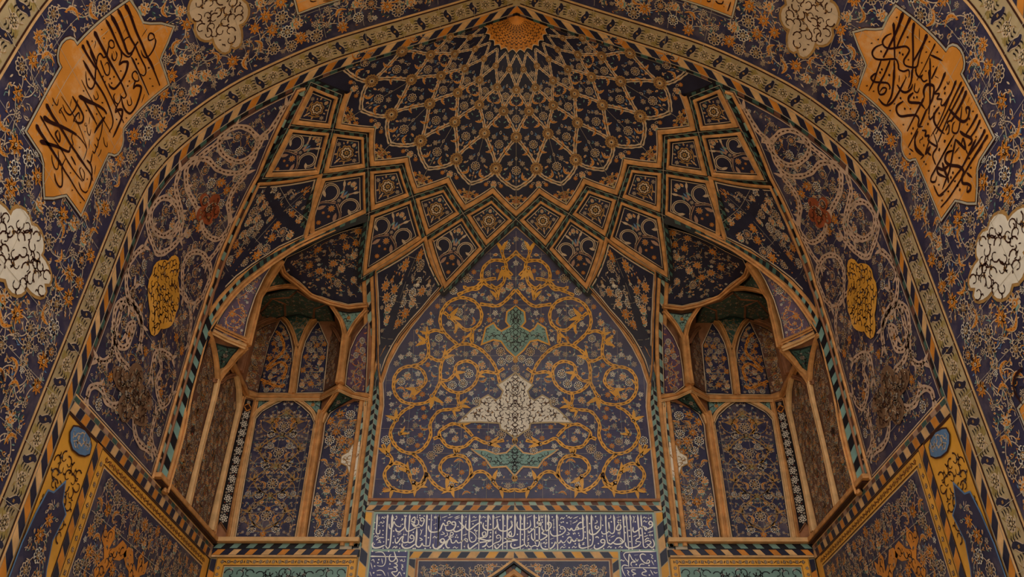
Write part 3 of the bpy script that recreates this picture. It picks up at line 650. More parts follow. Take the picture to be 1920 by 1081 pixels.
for k in range(9, 180, 9):      # the fringe between ribbons and star points
    if k % 18 == 0:
        c = um(k, 11.86); L = lambda dx, dy: (c[0]+dx*2.9/rs(c[1]), c[1]+dy)
        o.motif(palmette('ochre', 'terracotta', 'dark', 'olive'), L(0, .03), .1); o.motif([(V, F, 'green', l) for V, F, m, l in LEAF], L(0, -.1), .07)
        for sx in (-1, 1): o.motif(STAR, L(.17*sx, .06), .06); o.motif(BUD, L(.09*sx, -.02), .045, sx); o.motif(BUD, L(.1*sx, .13), .035, -sx); o.motif(LEAF_T, L(.05*sx, -.12), .035, sx); o.motif([(V, F, 'ochre', 0) for V, F, m, l in LEAF], L(.07*sx, .09), .07, 1.2*sx)
    else:
        c = um(k, 12.03); L = lambda dx, dy: (c[0]+dx*2.9/rs(c[1]), c[1]+dy); o.motif(palmette('beige', 'orange'), c, .075)
        for sx in (-1, 1): o.motif(BUD_D, L(.1*sx, .03), .04, sx); o.motif(STAR, L(.14*sx, -.02), .045)
for k in range(0, 181, 18):     # tile seams running up the dome
    o.stroke([um(k, z) for z in np.arange(11.75, 13.1, .08)], .006, 'joint', 8)
o.flush(g); g.build('net_tiling', root)
g = MB(); o = Orn(DOM3)         # golden honeycomb sunburst at the crown
zr = 13.165; N_ = 28
ring = [[D2(a)*2.9, sz(zr+.03*abs(math.sin(j*math.pi/4))-.02)] for j, a in enumerate(np.linspace(1, 179, 49))]
o.area(ring+[[D2(179)*2.9, top], [D2(1)*2.9, top]], 'orange', 1, .1); o.stroke(ring, .016, 'beige', 2); o.stroke([(a, b-.03) for a, b in ring], .02, 'dark', 2)
for z, k, r_ in ((13.2, 16, .026), (13.25, 15, .022), (13.3, 14, .018), (13.34, 12, .014)):
    for j in range(k+1):
        a = (j+(.5 if k % 2 else 0))*180/k
        if a < 178: c = um(a, z); o.stroke(DOM3.loc(c, circ(r_*1.15, 6)), .011, 'dark', 5, True); o.stroke([c+[0, r_], um(a+90/k, z+.03)], .012, 'dark', 5); o.stroke([c+[0, r_], um(a-90/k, z+.03)], .012, 'dark', 5)
for j in range(24): o.stroke([um((j+.5)*7.5, 13.37), um((j+.5)*7.5, 13.44)], .02, 'brick_pale' if j % 2 else 'terracotta', 6)
o.flush(g); g.build('sunburst', root)['label'] = 'golden honeycomb sunburst at the crown'
g = MB()                        # moulding that follows the star points
A_ = inset(ol, .045)[1:len(zig)-1]; B_ = inset(ol, .125)[1:len(zig)-1]
sweep(g, DOM3, dens(A_, .15, False)[:0] if False else np.vstack([A_[i]+(A_[i+1]-A_[i])*t for i in range(len(A_)-1) for t in np.linspace(0, 1, 4, endpoint=False)]+[A_[-1]]), np.vstack([B_[i]+(B_[i+1]-B_[i])*t for i in range(len(B_)-1) for t in np.linspace(0, 1, 4, endpoint=False)]+[B_[-1]]), .05, 'brick')
g.build('zigzag_moulding', root)

# ---- chevron channels under the net, then one panel per kite
def cellpatch(pts, up):
    pts = np.array(pts); c = pts.mean(0); q = up-c; n = np.linalg.svd(pts-c)[2][2]; q = q-n*(q@n); ex = np.cross(q, n)
    if ex@(np.cross([0, 0, 1.], c-[0, YC, c[2]])) > 0: ex = -ex
    return Patch(c, ex, q)
ribs = []
def rib(a, b): ribs.append((dn(*NODE[a]), dn(*NODE[b])))
for k in range(9, 180, 18):
    rib(('D', k-9), ('P', k)); rib(('P', k), ('D', k+9)); rib(('D', k-9), ('R', k)); rib(('D', k+9), ('R', k))
    if k > 9: rib(('R', k), ('T', k-9)) if k-9 in (18, 36, 54, 72, 108, 126, 144, 162) else None
    if k < 171: rib(('R', k), ('T', k+9)) if k+9 in (18, 36, 54, 72, 108, 126, 144, 162) else None
netroot = empty('rib_net', (0, YC+.5, 10.6)); tag(netroot, 'network of crossing dark chevron ribs that carries the star of kite panels', 'rib network')
for i, (a, b) in enumerate(ribs):
    g = MB(); c = (a+b)/2; nn = np.array([0, YC, c[2]-1.2])-c; S_ = Patch(c, b-a, np.cross(nn, b-a)); L_ = np.linalg.norm(b-a)/2
    o = Orn(S_); o.area([(-L_-.05, -.06), (L_+.05, -.06), (L_+.05, .06), (-L_-.05, .06)], 'dark', -1.6, .15)
    for sg in (0, 1):
        stripes(o, [(x, 0) for x in (np.linspace(-L_+.05, L_-.05, 8) if sg else np.linspace(L_-.05, -L_+.05, 8))], .045, ('teal_dark', 'dark'), .085, .9 if sg else -.9, 0)
    o.stroke([(-L_, 0), (L_, 0)], .006, 'joint', 1); o.flush(g); g.build('rib', netroot)
def medflower(o, s):            # first ring: one big palmette medallion
    o.motif([(*P_fan(lobed(8, .8, 1)), 'ochre', 0), (*P_fan(lobed(8, .66, .84)), 'umber', 1), (*P_fan(lobed(8, .55, .72)), 'beige', 2), (*P_fan(lobed(8, .36, .5)), 'dark', 3), (*P_fan(lobed(8, .2, .32)), 'ochre', 4), (*P_fan(circ(.1, 6)), 'dark', 5)], (0, .0), s*1.0)
    for sx in (-1, 1):
        t = np.linspace(0, 1, 8); o.stroke(np.stack([sx*s*(1.12-.15*t-.5*t*t), s*(-.1-1.0*t)], 1), .02, 'ochre', 0); o.motif(BLO, (sx*s*1.5, .0), s*.28); o.motif(BUD, (sx*s*.9, s*1.0), s*.2, -sx*.5); o.motif(LEAF_T, (sx*s*.45, s*1.35), s*.2, sx*.5)
        o.motif(BUD, (sx*s*.8, -s*1.05), s*.2, sx*.5); o.motif(BUD, (sx*s*1.15, s*.55), s*.16, -sx); o.motif([(V, F, 'ochre', 0) for V, F, m, l in LEAF], (sx*s*.35, -s*1.2), s*.25, -sx*.4)
    o.motif(PAL, (0, s*1.35), s*.3); o.motif(BUD, (0, -s*1.45), s*.25); o.stroke([(0, -s), (0, -s*1.9)], .018, 'beige', 0)
def splitscroll(o, s):          # second ring: four mirrored split-leaf spirals
    for sx in (-1, 1):
        for sy, r0, cy in ((1, .62, .05), ):
            t = np.linspace(0, 1, 22); a = -1.2+t*5.4; r = s*.62*(1-.5*t); c = np.array([sx*s*.82, s*.12]); p = np.stack([c[0]+sx*r*np.cos(a)*-1, c[1]+r*np.sin(a)], 1)
            o.stroke(p, .045, 'beige', 0); o.stroke(p, .013, 'dark', 1); o.motif([(V*[1.3, 1], F, 'beige', 2) for V, F, m, l in LEAF], p[-1], s*.22, a[-1])
        t = np.linspace(0, 1, 10); p = np.stack([sx*s*(.06+.75*np.sin(t*2.2)), s*(-.15-1.15*t+.1*np.sin(t*3))], 1); o.stroke(p, .045*(1.1-.6*t), 'pink_beige', 0); o.stroke(p[:-1], .012, 'dark', 1)
        o.motif([(V*[1.2, 1], F, 'pink_beige', 1) for V, F, m, l in LEAF], (sx*s*.52, -s*.85), s*.3, sx*.5)
        p = np.stack([sx*s*(.05+.6*t**1.5), s*(.25+1.0*t)], 1); o.stroke(p, .035*(1.2-.8*t), 'pink_beige', 0); o.motif([(V*[1.2, 1], F, 'beige', 1) for V, F, m, l in LEAF], (sx*s*.45, s*1.0), s*.22, -sx*.7); o.motif(LEAF_T, (sx*s*.2, s*.55), s*.2, sx*.3)
        o.motif(BUD, (sx*s*1.5, s*.2), s*.14, sx); o.motif(STAR, (sx*s*.2, -s*1.0), s*.1); o.motif(BUD, (sx*s*.25, s*1.2), s*.15, 0)
    o.motif(PAL, (0, s*1.3), s*.2); o.motif(STAR_R, (0, -s*.55), s*.2); o.motif(STAR, (0, -s*1.6), s*.16); o.motif(BLO, (0, s*.05), s*.12); o.motif(LEAF_B, (0, s*.6), s*.2)
def kite(keys, upkey, kind, label, group, name='kite_panel'):
    pts = [dn(*NODE[k]) for k in keys]; S_ = cellpatch(pts, dn(*NODE[upkey])); uv = S_.inv(np.array(pts)); c = uv.mean(0)
    root = empty(name, S_.P([c])[0]); tag(root, label, 'tile panel', group)
    g = MB(); o = Orn(S_); f = inset(uv, .09); o.area(f, 'navy_plain', -2, .18)
    edge_lines(o, uv, [(.118, .135, 'dark', 1), (.135, .15, 'beige', 1)]); o.flush(g)
    fi = inset(uv, .155); s = min(edgedist([c], fi)[0], .6)
    oo = Orn(S_)
    class Sh: pass
    S_.o = S_.o+S_.ex*c[0]+S_.ey*c[1]
    if kind == 1: medflower(o, s*.68)
    else: splitscroll(o, s*.98)
    if kind == 1: field(o, fi-c, .17, .035, int(c[0]*10)+7, [circ(s*.85, 12)], mix='buU', vw=.006, small=False, sym=0)
    else: field(o, fi-c, .24, .03, int(c[0]*10)+7, [circ(s*.9, 12, (0, 0))], mix='buU', vw=.006, small=False, sym=0)
    o.flush(g); g.build('field', root); S_.o = S_.o-S_.ex*c[0]-S_.ey*c[1]
    g = MB(); ringframe(g, S_, uv, np.array([.055, .04, .04, .055]), np.array([.095, .115, .115, .095]), .05, 'brick'); g.build('moulding', root)
ORD = ['first', 'second', 'third', 'fourth', 'fifth']
for k in range(9, 180, 18):
    n = abs(90-k)//18; sd = 'left' if k < 90 else 'right'
    kite([('P', k), ('D', k-9), ('R', k), ('D', k+9)], ('P', k), 1, 'small kite panel with one gold palmette, %s %s of the dome centre line' % (ORD[n], sd), 'palmette kites of the upper ring')
for k in range(18, 163, 18):
    if k == 90: continue
    n = abs(90-k)//18-1; sd = 'left' if k < 90 else 'right'
    kite([('D', k), ('R', k-9), ('T', k), ('R', k+9)], ('D', k), 2, 'kite panel with beige split scrolls, %s %s of the tympanum tip' % (ORD[n], sd), 'scroll kites of the lower ring')

# ---- the big flowered spandrels between tympanum arch, niche arches and side ribs
def vpanel(px, name, label, group, mir, seed, pitch=.175, size=.074, mix='RSrsPbWSb', up=(0, 0, 1), thin=()):
    P = np.array([onVault(p) for p in px]); c = P.mean(0); n = np.array([0, YC, c[2]-1.0])-c; n /= np.linalg.norm(n); S_ = Patch(c, np.cross(n, up) if True else up, up); uv = S_.inv(P)
    root = empty(name, c, mir); tag(root, label, 'tile panel', group)
    g = MB(); o = Orn(S_); o.area(inset(uv, -.06), 'navy_plain', -2, .16); edge_lines(o, uv, [(-.03, -.012, 'dark', 1), (-.012, .008, 'beige', 1)])
    field(o, uv, pitch, size, seed, mix=mix, margin=.03, vw=.01); joints(o, uv.min(0), uv.max(0), .7, .55, .004, outline=uv); o.flush(g); g.build('field', root, mir)
    g = MB(); d0 = np.full(len(uv), -.08); d1 = np.full(len(uv), -.028); d0[list(thin)] = -.045; d0[[0, 1]] = -.075; ringframe(g, S_, uv, d0, d1, .05, 'brick', step=.15); g.build('moulding', root, mir)
U2PX = [(484, 352), (589, 338), (576, 437), (548, 450), (522, 462), (500, 477), (473, 494), (442, 517), (420, 539), (408, 552), (396, 568), (408, 528), (420, 497), (436, 455), (455, 413), (470, 382)]
U1PX = [(707, 512), (792, 458), (824, 537), (807, 556), (790, 577), (768, 601), (747, 627), (734, 648), (722, 672), (714, 695), (712, 650), (711, 600), (709, 550)]
for mir, side in SIDES:
    vpanel(U1PX, 'flower_spandrel', 'tall dark flowered spandrel squeezed between the tympanum arch and the %s niche' % side, 'spandrels beside the tympanum', mir, 31, thin=range(2, 13))
    vpanel(U2PX, 'flower_spandrel', 'dark spandrel of orange sunflowers above the %s niche, beside the checkered rib' % side, 'spandrels above the niches', mir, 33, thin=range(10, 16))

# ================================================================== the tympanum on the back wall
def uvt(pts): return np.array([(lambda q: (q[0], sz(q[2])))(onTymp(p)) for p in pts])
ARCHPX = [(699, 934), (703, 880), (708, 820), (713, 760), (719, 718), (731, 682), (748, 650), (770, 617), (797, 583), (825, 552), (862, 518), (900, 485), (935, 454), (970, 426)]
half = uvt(ARCHPX); half[:, 0] = -abs(half[:, 0]); half[-1, 0] = 0
half[:3, 0] = -2.455; half[0, 1] = 6.94; half[3, 0] = -2.44
fieldp = np.vstack([half, (half*[-1, 1])[::-1][1:]])
troot = empty('tympanum', (0, 13.4, 6.95)); tag(troot, 'great pointed tympanum of golden spiral scrolls on purple navy tile above the inscription', 'tympanum')
g = MB(); o = Orn(TYMP); o.area(inset(fieldp, -.05), 'tympanum_blue', -2.4, .2); edge_lines(o, fieldp, [(-.035, -.02, 'dark', 1), (-.02, .0, 'beige', 1)])
SC4 = lambda ox, oy, L: uvt(Z(ox, oy, 4, L))
STEMS = [(640, 540, [(1190, 710), (1150, 580), (1060, 470), (960, 420), (870, 430), (780, 500), (745, 600), (740, 700), (690, 800), (650, 850), (560, 870), (460, 850), (400, 780), (395, 680), (440, 610), (520, 585), (600, 610), (635, 680), (610, 735), (565, 755)]),
    (640, 540, [(985, 410), (972, 360), (985, 310), (930, 312), (870, 265), (815, 215), (770, 180)]),
    (640, 540, [(870, 420), (800, 360), (750, 290), (745, 200), (800, 110), (900, 70), (1000, 100), (1050, 180), (1040, 260), (985, 310)]),
    (640, 540, [(770, 330), (700, 315), (645, 345), (650, 400), (652, 500), (600, 560), (530, 585)]), (640, 540, [(655, 510), (720, 542), (770, 530), (790, 490)]),
    (640, 540, [(745, 690), (800, 690), (850, 640), (865, 575), (940, 545), (1010, 580), (1025, 660), (980, 740), (890, 785), (800, 760), (750, 705)]),
    (640, 540, [(1020, 650), (1080, 625), (1160, 635), (1220, 600)]), (640, 540, [(875, 790), (878, 850), (900, 895), (830, 908), (740, 920), (690, 970), (665, 1030), (672, 1085), (655, 1145), (605, 1210), (530, 1238), (450, 1218), (395, 1165), (368, 1085), (410, 990), (470, 920), (545, 880)]),
    (640, 810, [(535, 160), (600, 220), (632, 300), (605, 370), (560, 405)]), (640, 810, [(640, 300), (620, 380), (540, 440), (460, 445), (380, 420), (330, 350), (330, 290), (380, 240), (440, 235), (500, 280), (520, 350), (545, 390)]),
    (640, 810, [(640, 310), (690, 380), (760, 430), (830, 435), (910, 400), (965, 330), (970, 260), (930, 190), (860, 175), (790, 190), (745, 240), (745, 290), (785, 330)]),
    (640, 810, [(968, 340), (1010, 300), (1070, 298), (1120, 340), (1170, 410), (1240, 440), (1300, 430)]), (640, 810, [(690, 50), (740, 40), (790, 100), (850, 115), (920, 110), (970, 70), (1005, 45), (1080, 80), (1150, 75), (1220, 60)]),
    (640, 810, [(740, 40), (735, 0), (770, -30), (830, -62), (900, -50), (950, -10), (985, 30)]), (640, 810, [(310, 90), (340, 150), (380, 200), (365, 250)]), (640, 810, [(850, 120), (860, 175)]),
    (640, 540, [(870, 50), (960, 12), (1030, 0), (1080, -60), (1160, -75)]), (640, 540, [(1040, 118), (1100, 125), (1170, 132), (1230, 95), (1305, 10)]), (640, 540, [(1170, 75), (1165, 20), (1120, -30)]),
    (640, 270, [(1281, 985), (1240, 935), (1225, 880), (1130, 872), (1065, 930), (1055, 1010), (1100, 1060), (1165, 1075), (1220, 1030), (1225, 940)]), (640, 270, [(1225, 880), (1200, 790)]), (640, 270, [(1055, 1030), (1000, 1075), (930, 1078), (925, 1060)]),
    (640, 270, [(1225, 880), (1281, 838), (1320, 800)])]
seg = []
for ox, oy, L in STEMS:
    p = smooth(SC4(ox, oy, L), 5); seg.append(p)
    for q in (p, p*[-1, 1]): ribbon(o, q, .062, 'gold', 'umber', None, 1, .1, .14)
LEAVES = [(640, 540, 565, 755, 3.6, .17), (640, 540, 810, 215, .3, .19), (640, 540, 860, 260, 5.2, .15), (640, 540, 985, 330, 4.3, .14), (640, 540, 640, 400, 3.0, .17), (640, 540, 650, 350, 2.2, .13), (640, 540, 765, 530, .9, .16), (640, 540, 850, 630, 5.8, .16), (640, 540, 1020, 660, .4, .12),
    (640, 540, 680, 810, 5.2, .2), (640, 540, 535, 810, 1.2, .15), (640, 540, 880, 880, .3, .17), (640, 540, 835, 910, 5.6, .12), (640, 540, 415, 990, 2.2, .17), (640, 540, 405, 712, 1.5, .09), (640, 540, 1170, 75, 1.8, .16), (640, 540, 900, 415, .5, .09),
    (640, 810, 350, 170, 2.0, .18), (640, 810, 500, 300, 2.2, .15), (640, 810, 540, 375, 5.4, .2), (640, 810, 390, 420, 4.0, .15), (640, 810, 795, 330, 5.2, .18), (640, 810, 830, 400, 4.4, .17), (640, 810, 870, 160, 1.6, .14), (640, 810, 1140, 370, 1.8, .17), (640, 810, 1190, 420, 5.5, .15), (640, 810, 1110, 88, .2, .17),
    (640, 810, 440, 15, .6, .13), (640, 810, 900, -50, .8, .13), (640, 270, 1215, 930, 4.8, .2), (640, 270, 1205, 800, 1.6, .17), (640, 270, 1070, 1010, 3.8, .1)]
for ox, oy, x, y, a, s_ in LEAVES:
    c = SC4(ox, oy, [(x, y)])[0]; s_ *= 1.2; sleaf(o, c, a, s_, 'gold', 'umber', 2); sleaf(o, c*[-1, 1], math.pi-a, s_, 'gold', 'umber', 2)
# a soft background of small white flowers between the scrolls
rnd = random.Random(4); allp = np.vstack(seg); F = inset(fieldp, .05); H = []
WM = uvt([(966, 700), (950, 712), (935, 722), (945, 733), (940, 745), (930, 752), (915, 742), (902, 750), (900, 762), (888, 767), (862, 791), (900, 790), (938, 792), (940, 803), (952, 810), (966, 820)])
TM = uvt([(966, 575), (952, 585), (950, 602), (958, 612), (940, 622), (930, 615), (925, 607), (912, 615), (905, 643), (925, 635), (940, 638), (952, 655), (966, 668)])
BM = uvt([(966, 835), (950, 850), (930, 853), (910, 845), (886, 843), (897, 850), (912, 860), (922, 875), (950, 873), (966, 890)])
meds = [np.vstack([m*[0, 1] if False else m, (m*[-1, 1])[::-1]]) for m in (WM, TM, BM)]
for m in meds: m[:, 0] = np.where(abs(m[:, 0]) < .045, 0, m[:, 0])
for _ in range(9000):
    c = np.array([rnd.uniform(-2.5, .02), rnd.uniform(6.94, 12.2)])
    if not inside(c, F)[0] or edgedist(c, F)[0] < .05 or np.min(np.linalg.norm(allp-c, axis=1)) < .095 or any(inside(c, m)[0] or edgedist(c, m)[0] < .07 for m in meds): continue
    if H and np.min(np.linalg.norm(np.array([q for q, _ in H])-c, axis=1)) < .15: continue
    if abs(c[0]) < .1: c[0] = 0
    H.append((c, 0))
for c, _ in H:
    k = rnd.choice('RWbwbPuSwlZ'); s_ = {'R': .085, 'W': .08, 'b': .06, 'w': .055, 'P': .085, 'u': .05, 'S': .06, 'l': .045, 'Z': .075}[k]*rnd.uniform(.85, 1.1); r_ = rnd.uniform(0, 6.28)
    pr = PROTO[k]
    for f in ((1, -1) if c[0] else (1,)): o.motif(pr, c*[f, 1], s_, r_*f, f < 0)
    for j in range(3):
        a = r_+j*2.1; e = c+np.array([math.cos(a), math.sin(a)])*(s_+.05)
        if inside(e, F)[0] and edgedist(e, F)[0] > .03:
            for f in ((1, -1) if c[0] else (1,)): o.stroke([c*[f, 1], (c+e)/2*[f, 1]+[.01, .01], e*[f, 1]], .008, 'teal', -1); o.motif(rnd.choice((LEAF_T, LEAF_B, LEAF, BUD)), e*[f, 1], .025, a*f)
joints(o, (-2.45, 6.95), (2.45, 12.2), .49, .49, .004, outline=fieldp, off=(.0, .35)); o.flush(g); g.build('scroll_field', troot)
for m, c1, rim, cc, lb, n in ((meds[0], 'cream', 'olive', 'umber', 'white winged medallion at its centre', 70), (meds[1], 'teal', 'gold', 'dark', 'teal bird-tail medallion near the top', 34), (meds[2], 'teal', 'brick_pale', 'dark', 'teal crescent medallion near the bottom', 30)):
    g = MB(); o = Orn(TYMP); o.area(inset(m, -.03), rim, 3, .1); o.area(m, c1, 4, .1); curls(o, m, cc, n, 8, .075, .013, sym=0, layer=5, dots='gold' if c1 == 'cream' else 'cream', margin=.0)
    for y in np.arange(m[:, 1].min()+.08, m[:, 1].max()-.08, .11):   # interlaced spine
        t = np.linspace(0, 1, 6); w = .05
        for sx in (-1, 1): o.stroke(np.stack([sx*w*np.sin(math.pi*t), y+.11*t], 1), .012, cc, 6)
    o.motif(BLO if c1 != 'cream' else STAR, m.mean(0), .055)
    o.motif(palmette('gold', 'ochre', 'umber', 'ochre'), (0, m[:, 1].min()-.06), .07, math.pi); o.flush(g); g.build('medallion', troot)['label'] = lb
arch_ = half[1:]; ahalf = np.vstack([half[:1], arch_])
def archband(mb, orn, path, d0, d1, kind, **k):
    p = dens(path, .12, False); t = np.gradient(p, axis=0); t /= np.linalg.norm(t, axis=1)[:, None]; n = np.stack([-t[:, 1], t[:, 0]], 1)
    if kind == 'rail': sweep(mb, orn.s, p+n*d0, p+n*d1, k.get('h', .04), k.get('m', 'brick'))
    elif kind == 'line': orn.stroke(p+n*(d0+d1)/2, abs(d1-d0), k['m'], k.get('l', 1))
    elif kind == 'fill': orn.area(np.vstack([p+n*d0, (p+n*d1)[::-1]]), k['m'], k.get('l', -1.5), .15)
    else: stripes(orn, p+n*d0, d1-d0, k['cols'], k.get('pitch', .1), k.get('slant', -.8), k.get('l', 0))
for sx in (1, -1):
    g = MB(); o = Orn(TYMP); pth = ahalf*[sx, 1]; dd = 1 if sx > 0 else -1
    archband(g, o, pth, .02*dd, .09*dd, 'rail', h=.04); archband(g, o, pth, .085*dd, .225*dd, 'fill', m='dark')
    for q, (c0, c1) in enumerate(((.093, .153), (.157, .215))): archband(g, o, pth, c0*dd, c1*dd, 'st', cols=('teal_dark', 'dark'), pitch=.13, slant=(.9 if q else -.9)*dd)
    archband(g, o, pth, .152*dd, .158*dd, 'line', m='joint'); archband(g, o, pth[3:], .215*dd, .275*dd, 'rail', h=.05); o.flush(g); g.build('arch_moulding', troot)

# ================================================================== the straight checkered stiles of the back wall and the bands over the inscription
FB = Flat((0, 13.385, 0), (1, 0, 0), (0, 0, 1))
def fband(o, x0, z0, x1, z1, m, l=0): o.area([(x0, z0), (x1, z0), (x1, z1), (x0, z1)], m, l, .4)
STX = -2.6
for mir, side in SIDES:
    g = MB()
    # the stile rises plumb on the wall, then bends forward with the niche arch: positions measured on the plane X = -2.66
    zz_ = np.array([6.06, 7.0, 8.0, 8.63, 9.16, 9.71, 10.17, 10.46, 10.71, 10.93, 11.15, 11.3]); bb = np.array([0, 0, 0, .0, .03, .26, .53, .85, 1.18, 1.52, 1.87, 2.15])
    def sfn(uv): z = uv[:, 1]; return np.stack([uv[:, 0], 13.36-np.interp(z, zz_, bb), z], 1)
    SF = Surf(sfn); o = Orn(SF); zt = 11.2; zl = np.arange(6.1, zt, .1)
    col = lambda x: np.stack([np.full(len(zl), x), zl], 1)
    o.area([(-2.9, 6.05), (-2.7, 6.05), (-2.7, zt), (-2.9, zt)], 'joint', -1.6, .2)
    stripes(o, col(-2.745), .075, ('teal', 'dark', 'teal_pale', 'dark'), .12, -.8, 0)
    sweep(g, SF, col(-2.745), col(-2.675), .04, 'brick'); sweep(g, SF, col(-2.90), col(-2.825), .05, 'brick'); o.flush(g)
    zl = np.arange(6.1, 9.2, .1); o = Orn(FB)
    stripes(o, col(-2.605)[:, :], .065, ('dark', 'teal'), .1, -.9, 1); stripes(o, col(-2.605)[::-1], .065, ('teal', 'dark'), .1, .9, 1); o.area([(-2.68, 6.05), (-2.53, 6.05), (-2.53, 9.2), (-2.68, 9.2)], 'joint', -.5, .4); o.stroke(col(-2.605), .006, 'joint', 2)
    o.flush(g); tag(g.build('checkered_stile', None, mir), 'tall upright stile of dark herringbone tiles between the tympanum and the %s niche' % side, 'tile stile', 'herringbone stiles')
g = MB(); o = Orn(FB)
fband(o, -2.56, 6.72, 2.56, 6.92, 'joint', -1); box(g, (-2.52, 13.33, 6.885), (2.52, 13.39, 6.925), 'brick_red')
stripes(o, [(x, 6.825) for x in np.linspace(-2.5, 0, 20)], .06, ('teal', 'brown', 'teal_pale', 'brown'), .115, .5, 1); stripes(o, [(x, 6.885) for x in np.linspace(2.5, 0, 20)], .06, ('teal', 'brown', 'teal_pale', 'brown'), .115, -.5, 1)
stripes(o, [(x, 6.73) for x in np.linspace(-2.56, 0, 20)], .085, ('brick_pale', 'navy_plain', 'orange', 'navy_plain'), .125, .8, 1); stripes(o, [(x, 6.815) for x in np.linspace(2.56, 0, 20)], .085, ('brick_pale', 'navy_plain', 'orange', 'navy_plain'), .125, -.8, 1)
o.flush(g); tag(g.build('striped_cornice'), 'straight striped cornice between the tympanum and the white inscription', 'tile border')
for mir, side in SIDES:
    g = MB(); o = Orn(FB); z0 = 4.6; fband(o, -2.57, z0, -2.40, 6.75, 'joint', -1)
    stripes(o, [(-2.43, z) for z in np.arange(z0, 6.76, .1)], .12, ('gold', 'navy_plain', 'brick_pale', 'navy_plain'), .21, .9, 1); o.flush(g)
    tag(g.build('striped_border', None, mir), 'vertical yellow and navy stripe border at the %s edge of the inscription' % side, 'tile border', 'stripe borders beside the inscription')
# inscription frieze
froot = empty('inscription_frieze', (0, 13.38, 6.04)); tag(froot, 'long blue band of white Arabic calligraphy beneath the tympanum', 'inscription')
g = MB(); o = Orn(FB); fband(o, -2.40, 6.03, 2.40, 6.70, 'teal_pale', -.6); fband(o, -2.365, 6.06, 2.365, 6.665, 'frieze_blue', 0); joints(o, (-2.36, 6.06), (2.36, 6.66), .52, 9, .005, layer=1.5, off=(.5, 1)); o.flush(g); g.build('tile_ground', froot)
for mir, side in SIDES:
    root = empty('inscription_border', (-2.07, 13.38, 4.6), mir); tag(root, 'upright blue inscription strip running down at the %s end of the long frieze' % side, 'inscription', 'upright inscription strips')
    g = MB(); o = Orn(FB); fband(o, -2.40, 4.6, -1.74, 6.03, 'teal_pale', -.6); fband(o, -2.375, 4.6, -1.765, 6.02, 'frieze_blue', 0); o.flush(g); g.build('tile_ground', root, mir)
# stripe frame and doorway panel below
droot = empty('arched_panel', (0, 13.4, 4.6)); tag(droot, 'navy flowered panel with a pointed arch tip below the middle of the inscription', 'tile panel')
g = MB(); o = Orn(FB); fband(o, -1.74, 4.6, 1.74, 6.03, 'joint', -.8)
stripes(o, [(x, 5.915) for x in np.linspace(-1.73, 0, 16)], .1, ('gold', 'navy_plain', 'brick_pale', 'navy_plain'), .15, .7, 1); stripes(o, [(x, 6.015) for x in np.linspace(1.73, 0, 16)], .1, ('gold', 'navy_plain', 'brick_pale', 'navy_plain'), .15, -.7, 1)
for sx in (-1, 1):
    L = [(1.73*sx-(.1 if sx > 0 else -.0)*1, z) for z in np.arange(4.6, 5.93, .1)]
    stripes(o, [(-1.63 if sx < 0 else 1.73, z) for z in np.arange(4.6, 5.93, .1)], .1, ('gold', 'navy_plain', 'brick_pale', 'navy_plain'), .15, .7*-sx, 1)
fband(o, -1.62, 4.6, 1.62, 5.905, 'brick_red', 1.2); fband(o, -1.585, 4.6, 1.585, 5.875, 'beige', 2); fband(o, -1.57, 4.6, 1.57, 5.86, 'navy', 3); o.lift = 6
field(o, [(-1.57, 4.6), (1.57, 4.6), (1.57, 5.86), (-1.57, 5.86)], .24, .085, 9, mix='RWSrPb', sym=0); o.flush(g); g.build('field', droot)
g = MB(); ap = [(-1.2, 5.2), (-.75, 5.42), (-.47, 5.60), (-.2, 5.78), (0, 5.93), (.2, 5.78), (.47, 5.60), (.75, 5.42), (1.2, 5.2)]
ap = [(x, z-.03) for x, z in ap]; A_ = np.array(ap)
for d0, d1, hh, m in ((0, -.05, .09, 'brick_pale'), (-.05, -.075, .085, 'dark'), (-.17, -.21, .07, 'brick'), ):
    sweep(g, FB, dens(A_+[0, d0], .2, False), dens(A_+[0, d1*1.35], .2, False), hh, m)
o = Orn(FB); o.area(np.vstack([A_+[0, -.06], (A_+[0, -.26])[::-1]]), 'dark', 9, .3); stripes(o, dens(A_[:5]+[0, -.2], .2, False), .1, ('teal', 'brown', 'teal_pale', 'brown'), .13, .5, 10); stripes(o, dens((A_[4:]+[0, -.2]), .2, False), .1, ('teal', 'brown', 'teal_pale', 'brown'), .13, -.5, 10)
o.area(np.vstack([A_+[0, -.27], [(1.2, 4.6), (-1.2, 4.6)]]), 'umber', 9, .4); o.flush(g); g.build('pointed_arch', droot)

